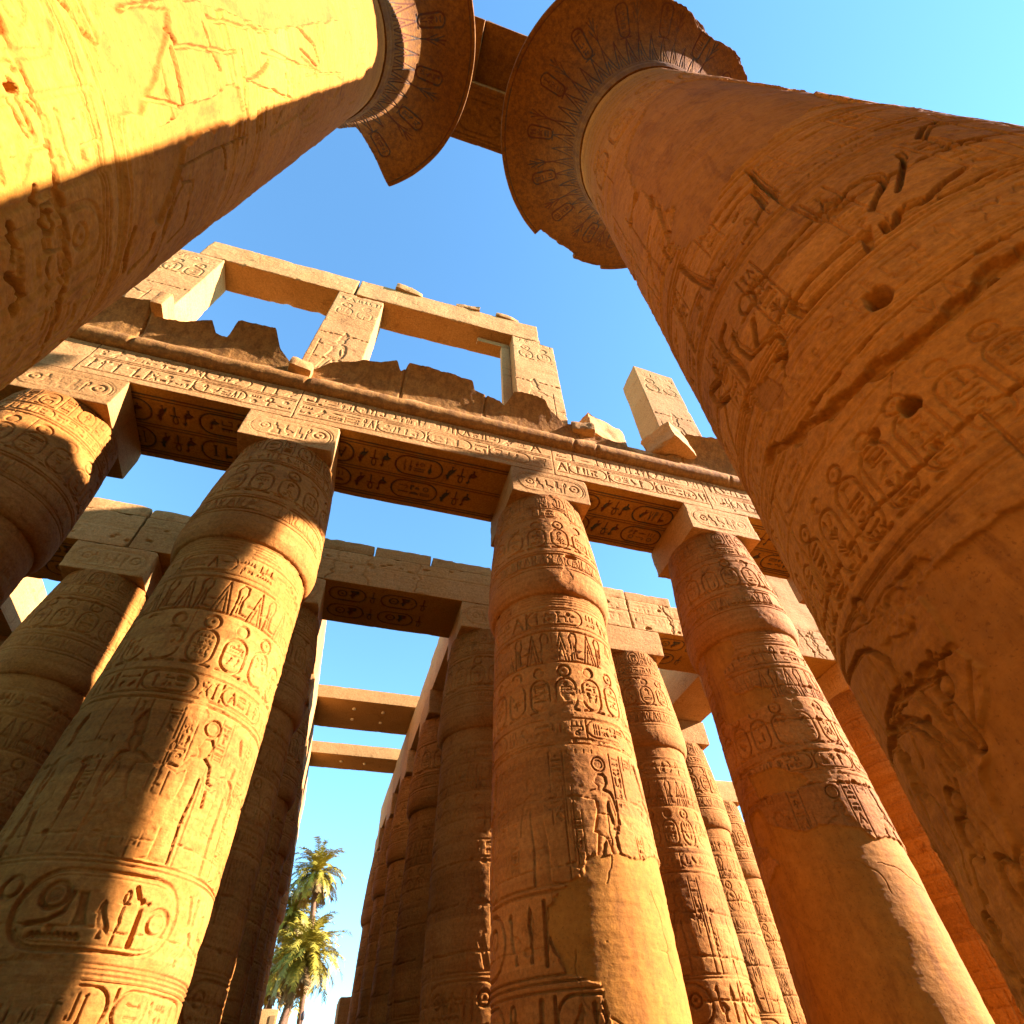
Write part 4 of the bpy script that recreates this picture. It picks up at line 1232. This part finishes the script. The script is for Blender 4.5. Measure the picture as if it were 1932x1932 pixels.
# broken upper surface runs back to the masonry
bk = np.linspace(0, 1, 16)[:, None]
back_y = 11.2
TopP = np.stack([np.repeat(xs[None], 16, 0), front_top[None, :, 1] * (1 - bk) + back_y * bk, np.repeat(front_top[None, :, 2], 16, 0)], -1)
TopP[..., 2] += (fbm(TopP, 1.7, 39, 5, .6) - .5) * .35 * np.sin(bk * PI) - .0 * bk
lowf = smooth(17.9, 17.2, front_top[:, 2])[None]
TopP[..., 2] += lowf * bk * .55
mb.grid(P, None, False)
mb.grid(TopP, None, False)
mb.build('cavetto', M_CAV, ct)
mb = MB(); block(mb, (-15, 10.06, 15.985), (22.7, 12.57, 17.2), .3, 655, .03, .08, .02)
mb.build('wall_core', M_ARCH, ct)

# ------------------------------------------------------------------ clerestory piers and lintels
def carved_pier(name, lo, hi, label, seed, cut=None, cat='pier', group='clerestory piers'):
    r = random.Random(seed)
    f = Canvas(lo[0], hi[0], lo[2], hi[2], .014)
    w_ = hi[0] - lo[0]
    z = hi[2] - .3
    band(f, lo[0] + .12, hi[0] - .12, z - .5, z, r, .028)
    cartouches(f, lo[0] + .15, hi[0] - .15, z - 2.1, z - .6, r, .030, .6)
    figure(f, lo[0] + .2, lo[2] + .9, min(2.6, hi[2] - lo[2] - 3.2), .035, flip=seed % 2 == 0, crown=True, wide=.55)
    f.wear(seed, .8, .25, .5)
    f.joints([lo[2] + 1.8, lo[2] + 3.8], lo[0], hi[0], seed, .022, .035, False)
    mb = MB(); block(mb, lo, hi, .07, seed, .03, .22, .02, {'-y': (.026, f)})
    if cut is not None:
        for V in mb.v:
            cut(V)
    return tag(mb.build(name, M_ARCH), label, cat, group)

carved_pier('clerestory_pier', (-11.4, 10.3, 17.5), (-8.74, 11.62, 24.9), 'wide carved clerestory pier at the left, meeting the edge of the big left column', 801)
carved_pier('clerestory_pier', (-4.02, 10.3, 17.0), (-2.08, 11.64, 24.9), 'carved clerestory pier standing between the two open windows', 802)
def cutC(V):
    z = V[:, 2]; lim = np.where(z > 24.95, 5.28, 5.95)
    V[:, 0] = np.where(V[:, 0] > lim, lim + (V[:, 0] - lim) * .05, V[:, 0])
carved_pier('clerestory_pier', (3.92, 10.3, 17.2), (5.95, 11.5, 25.42), 'carved clerestory pier closing the right window, with a stepped broken edge', 803, cutC)
def cutD(V):
    k = smooth(22.0, 25.4, V[:, 2])
    V[:, 2] -= np.where(V[:, 2] > 23.5, np.clip((V[:, 0] - 10.3), 0, 3) * .12, 0)
carved_pier('clerestory_pier', (10.25, 10.3, 17.2), (12.35, 11.6, 25.4), 'lone clerestory pier stump standing free on the cornice near the big right column', 804, cutD)

mb = MB(); block(mb, (18.3, 10.3, 17.2), (23.6, 11.6, 27.0), .4, 806)
tag(mb.build('clerestory_pier', M_ARCH), 'broad clerestory pier hidden behind the big right column', 'pier', 'clerestory piers')

def lintel(lo, hi, label, seed, step=None):
    r = random.Random(seed)
    f = Canvas(lo[0], hi[0], lo[2], hi[2], .016)
    band(f, lo[0] + 1.5, hi[0] - .6, lo[2] + .5, lo[2] + 1.1, r, .014)
    f.wear(seed, .6, .4, .7)
    mb = MB(); block(mb, lo, hi, .07, seed, .04, .26, .03, {'-y': (.04, f)})
    if step is not None:
        for V in mb.v:
            step(V)
    return tag(mb.build('window_lintel', M_ARCH), label, 'lintel', 'clerestory lintels')
lintel((-9.75, 10.28, 24.91), (-3.42, 11.62, 26.62), 'stone lintel across the left clerestory window', 811)
def stL(V):
    V[:, 2] += .02 * (V[:, 0] + 3.3)
lintel((-3.34, 10.28, 25.0), (5.26, 11.6, 26.75), 'longer stone lintel across the right clerestory window with loose stones on it', 812, stL)
def rubble(name, c_, s_, seed, label, cat='stone', rot=0, group=None, mat=None, rough=.12, chip=.3):
    mb = MB()
    block(mb, (-s_[0] / 2, -s_[1] / 2, -s_[2] / 2), (s_[0] / 2, s_[1] / 2, s_[2] / 2), .07, seed, .03, chip, rough)
    o = mb.build(name, mat or M_ARCH, None, True, c_)
    o.rotation_euler = (random.Random(seed).uniform(-.06, .06), random.Random(seed + 1).uniform(-.05, .05), rot)
    return tag(o, label, cat, group)
rubble('loose_stone', (-1.15, 10.6, 26.93), (1.25, .8, .42), 821, 'flat loose stone lying leftmost on the longer lintel', rot=.1, group='loose stones on the lintel')
rubble('loose_stone', (1.75, 10.6, 26.98), (1.2, .8, .30), 822, 'thin loose stone lying in the middle of the longer lintel', rot=-.1, group='loose stones on the lintel')
rubble('loose_stone', (3.75, 10.6, 27.05), (1.2, .7, .30), 823, 'loose stone lying rightmost on the longer lintel', rot=.05, group='loose stones on the lintel')
rubble('fallen_block', (7.3, 10.7, 18.15), (1.7, 1.2, 1.5), 824, 'rough boulder-like block on the broken cornice between the pier and the stump', 'stone block', .3)
rubble('fallen_block', (10.0, 10.1, 17.75), (1.5, 1.4, 1.1), 825, 'tilted pale block against the foot of the free pier stump', 'stone block', .5)
rubble('fallen_block', (-8.35, 9.9, 18.2), (.35, 1.3, .9), 826, 'small squared block at the foot of the left clerestory pier', 'stone block', 0, chip=.06, rough=.03)
rubble('fallen_block', (-3.75, 9.95, 16.9), (.6, .5, .4), 827, 'pale broken block at the foot of the pier between the windows', 'stone block', .2)
rubble('fallen_block', (6.3, 10.1, 17.4), (.8, .7, .5), 828, 'cracked block beside the right window pier on the broken cornice', 'stone block', -.2)
# what is left of the stone grille in the right window
gt = thing('window_grille', 'remains of a pale stone grille in the upper right corner of the right window', 'grille', (0, 0, 0))
mb = MB(); block(mb, (2.35, 10.75, 24.62), (3.9, 11.0, 24.98), .1, 831, .015, .03, .006); mb.build('rail', M_ARCH, gt)
mb = MB(); block(mb, (3.5, 10.75, 19.0), (3.9, 11.0, 24.6), .1, 832, .015, .04, .006); mb.build('stile', M_ARCH, gt)

# ------------------------------------------------------------------ second row architrave, two courses
E2 = [-21.0, -15.0, -8.7, -3.1, 4.7, 10.9, 16.8, 22.7]
N2 = ['at far left', 'over the leftmost columns', 'split by a wide crack, left of the palm gap', 'across the palm gap', 'between the palm gap line and the repaired column', 'behind the repaired column', 'behind the big right column']
D2 = 16.956
for i in range(7):
    xa, xb = E2[i], E2[i + 1]
    r = random.Random(170 + i)
    fr = Canvas(xa, xb, 14.2, 16.0, .02)
    band(fr, xa + .2, xb - .2, 14.5, 15.1, r, .02); band(fr, xa + .2, xb - .2, 15.15, 15.7, r, .02)
    fr.wear(710 + i, .8, .3, .6)
    for k in range(3):
        x_ = r.uniform(xa + .5, xb - .5); pts = [(x_, 16.0)]
        while pts[-1][1] > 14.2:
            pts.append((pts[-1][0] + r.uniform(-.14, .14), pts[-1][1] - r.uniform(.08, .2)))
        fr.seg(pts, .03, .06)
    hline(fr, xa, xb, 15.3 + r.uniform(-.2, .2), .03, .04)
    for k in range(14):
        fr.hole(r.uniform(xa, xb), r.uniform(14.3, 15.9), r.uniform(.04, .2), r.uniform(.03, .1), .07, k + 40 * i)
    so_ = Canvas(xa, xb, D2 - .1, D2 + 2.7, .02)
    for y0 in (D2 + .35, D2 + 1.4):
        x = xa + 1.4
        while x < xb - 2.6:
            ovalh(so_, x, x + 1.4, y0, y0 + .75, .05, .04)
            sign(so_, 0, x + .3, y0 + .15, .4, .4, .04); sign(so_, 12, x + .75, y0 + .1, .4, .5, .04)
            sign(so_, 2, x + 1.5, y0, .35, .7, .04)
            x += 2.0
    so_.m = np.clip(so_.c / .025, 0, 1)
    mb = MB()
    block(mb, (xa + .03, D2, ZT), (xb - .03, D2 + 2.57, 15.86), .12, 660 + i, .03, .14, .018, {'-y': (.035, fr)}, skip=('-z',))
    beam = mb.build('architrave_block', M_ARCH)
    mb = MB()
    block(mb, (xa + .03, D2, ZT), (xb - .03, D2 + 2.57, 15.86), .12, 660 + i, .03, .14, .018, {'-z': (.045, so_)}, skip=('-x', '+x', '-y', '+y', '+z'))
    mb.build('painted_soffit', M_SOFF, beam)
    tag(beam, 'second row architrave block, ' + N2[i], 'architrave', 'second row architrave blocks')
    # capping slabs
    x = xa; k = 0
    while x < xb - .5 and x < 13.0:
        L = min(r.uniform(2.2, 4.0), xb - x)
        if xb - x - L < .8:
            L = xb - x
        if x < 13.2 < x + L:
            L = 13.2 - x
        mb = MB(); hh = r.uniform(.45, .62)
        block(mb, (x + .03, D2 + .02, 15.88), (x + L - .03, D2 + 2.5, 15.88 + hh), .09, 9000 + i * 20 + k, .04, .26, .04)
        tag(mb.build('capping_slab', M_ARCH), 'weathered capping slab, %s, %s there' % (N2[i].split(',')[0], ('first', 'second', 'third', 'fourth')[k]), 'slab', 'capping slabs of the second row')
        x += L; k += 1

for i, (xa, xb, zt_) in enumerate(((16.6, 19.6, 19.7), (19.65, 22.7, 19.9))):
    mb = MB(); block(mb, (xa, D2 + .03, 15.88), (xb, D2 + 2.5, zt_), .14, 690 + i, .04, .2, .03)
    tag(mb.build('masonry_block', M_ARCH), ('dark masonry standing on the second row architrave, seen between repaired and big columns', 'dark masonry farther right on the second row architrave')[i], 'masonry')

# ------------------------------------------------------------------ side architraves running back over each line
YE = [D2 + 2.6, 24.9, 31.2, 37.0, 44.1]
for x, nm in ((-15.0, LINES[-15.0]),) + tuple((q, LINES[q]) for q in XS[:5]):
    for j in range(4):
        mb = MB()
        block(mb, (x - 1.2, YE[j] + .02, ZT), (x + 1.2, YE[j + 1] - .02, 16.55 - (.12 if j % 2 else 0)), .16, int(7000 + x * 10 + j), .03, .12, .016)
        tag(mb.build('architrave_block', M_ARCH), 'side architrave block, %s, %s from the front' % (nm, ('first', 'second', 'third', 'fourth')[j]), 'architrave', 'side architrave blocks')

# two modern slabs laid across the palm gap
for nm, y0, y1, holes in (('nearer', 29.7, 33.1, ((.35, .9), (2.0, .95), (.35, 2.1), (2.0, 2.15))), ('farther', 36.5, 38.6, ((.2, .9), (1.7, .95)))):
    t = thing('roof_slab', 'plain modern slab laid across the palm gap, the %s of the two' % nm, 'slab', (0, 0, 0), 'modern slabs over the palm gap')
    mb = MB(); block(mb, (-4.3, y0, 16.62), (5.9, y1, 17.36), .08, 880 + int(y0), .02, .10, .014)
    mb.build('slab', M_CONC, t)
    for hx, hy in holes:  # pale discs stand for slab holes, their sunlit insides put into the colour
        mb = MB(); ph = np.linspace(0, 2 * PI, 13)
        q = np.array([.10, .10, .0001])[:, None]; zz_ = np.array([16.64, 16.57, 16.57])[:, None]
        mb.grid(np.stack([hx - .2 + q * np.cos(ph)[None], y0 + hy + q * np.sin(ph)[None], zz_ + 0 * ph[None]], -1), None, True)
        mb.build('sunlit_hole_disc', plain('sunlit_hole_tone', (.8, .7, .5)) if 'sunlit_hole_tone' not in bpy.data.materials else bpy.data.materials['sunlit_hole_tone'], t)

# outer lines of the same hall, out of sight behind the nearer ones
for x in FARX:
    for y in [ROW1] + ROWY:
        dup(proto, (x, y, 0), 'bud column of the outer lines hidden behind the nearer columns', 0.0, 'hidden bud columns of the outer lines')
    mb = MB(); block(mb, (x - 1.2, 17, ZT), (x + 1.2, 44, 16.5), .5, 1200 + int(x))
    tag(mb.build('architrave_block', M_ARCH), 'architrave of an outer line hidden behind the nearer columns', 'architrave', 'hidden outer architraves')
for xa, xb in ((-40, -4.6), (5.6, 45)):
    mb = MB(); block(mb, (xa, 50, FLOOR), (xb, 52, 12.5), .6, 1300 + int(xa))
    tag(mb.build('enclosure_wall', M_ARCH), 'rear hall wall hidden behind the columns, %s of the palm gap' % ('left' if xa < 0 else 'right'), 'wall')
# the matching colonnade on the other side of the nave, behind the lens
for x in XS:
    dup(proto, (x, -18.0, 0), 'bud column of the colonnade behind the camera', 0.0, 'bud columns behind the camera')
mb = MB(); block(mb, (-15, -19.3, ZT), (22.7, -16.7, 18.0), .5, 990)
tag(mb.build('architrave_block', M_ARCH), 'architrave of the colonnade behind the camera', 'architrave')

# ------------------------------------------------------------------ ground
def ground():
    n = 60
    g = np.sign(np.linspace(-1, 1, n)) * np.abs(np.linspace(-1, 1, n)) ** 3 * 4000
    X, Y = np.meshgrid(g, g)
    mb = MB(); mb.grid(np.stack([X, Y, 0 * X + FLOOR], -1))
    return struct(mb.build('ground', plain('sandy_ground', (.19, .10, .03), .95, (.23, .125, .038), 1.2)))
ground()

# ------------------------------------------------------------------ palms beyond the hall
M_LEAF = plain('palm_leaf', (.20, .165, .012), .5, (.34, .27, .03), .8)
M_DRY = plain('dry_palm_leaf', (.26, .16, .05), .8, (.20, .13, .04), .8)
M_TRUNK = plain('palm_trunk', (.20, .11, .05), .9, (.12, .065, .03), 9)
def frond(mb, base, az, el, L, droop, r):
    n = 13
    pts = []; p = np.array(base, float); e = el
    for i in range(n):
        pts.append(p.copy())
        d = np.array([math.cos(az) * math.cos(e), math.sin(az) * math.cos(e), math.sin(e)])
        p = p + d * L / (n - 1)
        e -= droop * (.35 + i / n * 1.3) / n
    pts = np.array(pts)
    side = np.array([-math.sin(az), math.cos(az), 0])
    for i in range(n - 1):
        a, b = pts[i], pts[i + 1]
        w_ = .035
        mb.add([a - side * w_, a + side * w_, b + side * w_ * .8, b - side * w_ * .8], [[0, 1, 2, 3]])
        if i < 1:
            continue
        for k in range(3):
            c_ = a + (b - a) * (k / 3.)
            f = (i + k / 3.) / (n - 1)
            ll = L * .20 * (math.sin(min(1, f * 1.25 + .12) * PI * .82) ** .6) * r.uniform(.8, 1.1)
            t_ = (b - a) / np.linalg.norm(b - a)
            for sg in (-1, 1):
                dr = side * sg * .75 + t_ * .62 + np.array([0, 0, r.uniform(-.35, .18)])
                dr /= np.linalg.norm(dr)
                tip = c_ + dr * ll
                tip[2] -= ll * .12
                wv = t_ * .045
                mid = c_ + dr * ll * .45
                mb.add([c_ - wv, c_ + wv, mid + wv * 1.1, mid - wv * 1.1], [[0, 1, 2, 3]])
                mb.add([mid - wv * 1.1, mid + wv * 1.1, tip + wv * .15, tip - wv * .15], [[0, 1, 2, 3]])

def palm(label, foot, head, size, seed, nf=76):
    r = random.Random(seed)
    t = thing('palm_tree', label, 'palm tree', foot, 'date palms beyond the hall')
    h_ = np.array(head, float) - np.array(foot, float)
    mb = MB(); s = np.linspace(0, 1, 120); ph = np.linspace(0, 2 * PI, 15)
    S_, PH = np.meshgrid(s, ph, indexing='ij')
    rad = (.34 - .10 * S_) * size / 3.6 * (1 + .10 * np.sin(S_ * 330 + PH * 2) + .05 * np.sin(PH * 5 + S_ * 160))
    cx = h_[0] * S_ ** 1.6; cy = h_[1] * S_
    mb.grid(np.stack([cx + rad * np.cos(PH), cy + rad * np.sin(PH), h_[2] * S_], -1))
    mb.build('trunk', M_TRUNK, t)
    mb = MB()
    for i in range(nf):
        f = i / nf
        el = math.radians(82 - 118 * f ** .9 + r.uniform(-10, 10))
        frond(mb, h_ + np.array([0, 0, .1]), i * 2.39996 + r.uniform(-.2, .2), el, size * r.uniform(.85, 1.12), r.uniform(1.3, 2.3), r)
    mb.build('crown', M_LEAF, t)
    mb = MB()
    for i in range(26):
        frond(mb, h_ - np.array([0, 0, .15]), r.uniform(0, 6.28), math.radians(r.uniform(-62, -30)), size * r.uniform(.6, .9), r.uniform(.4, .8), r)
    mb.build('dry_fronds', M_DRY, t)
palm('tallest date palm, its crown clear against the sky at the top of the clump', (1.5, 80, FLOOR), (-.25, 80, 21.9), 3.9, 1)
palm('full date palm with the largest crown low in the palm gap', (-1.7, 72, FLOOR), (.35, 72, 12.6), 4.3, 2, 90)
palm('date palm half hidden behind the left columns, middle of the clump', (-3.2, 84, FLOOR), (-2.0, 84, 18.8), 3.7, 3)
palm('low date palm at the left edge of the gap behind the others', (-3.0, 78, FLOOR), (-1.9, 78, 12.2), 3.6, 4)
palm('date palm directly behind the full low crown, in the middle', (-1.0, 90, FLOOR), (.3, 90, 17.3), 4.0, 5)

# far wall, lamp post, stump at the foot of the gap
mb = MB(); block(mb, (-3.5, 60, FLOOR), (-.95, 62, 7.3), .3, 940, .05, .15, .03)
fw = mb.build('far_wall', M_ARCH)
tag(fw, 'pale block of wall far behind the palms at the left foot of the gap', 'wall')
mb = MB(); block(mb, (-1.5, 59.93, 5.9), (-1.12, 59.99, 6.9), .1, 941, .02, .02, .005); mb.build('niche', M_DRY, fw)
lp = thing('lamp_post', 'thin dark lamp post in front of the palms at the foot of the gap', 'lamp post', (.95, 62, FLOOR))
mb = MB(); zs = np.linspace(0, 8.6, 6); revolve(mb, np.full(6, .05), zs, np.linspace(-PI, PI, 11), None, 1, rough=0); mb.build('pole', plain('dark_metal', (.04, .035, .03), .5), lp)
mb = MB(); revolve(mb, np.array([.02, .14, .16, .05, .01]), np.array([8.5, 8.6, 8.9, 9.1, 9.12]), np.linspace(-PI, PI, 13), None, 1, rough=0); mb.build('lamp_head', bpy.data.materials['dark_metal'], lp)
mb = MB(); block(mb, (2.7, 46.0, FLOOR), (4.4, 48, 6.2), .2, 945, .1, .3, .05)
tag(mb.build('wall_stub', M_ARCH), 'short broken wall end at the right foot of the palm gap', 'wall')
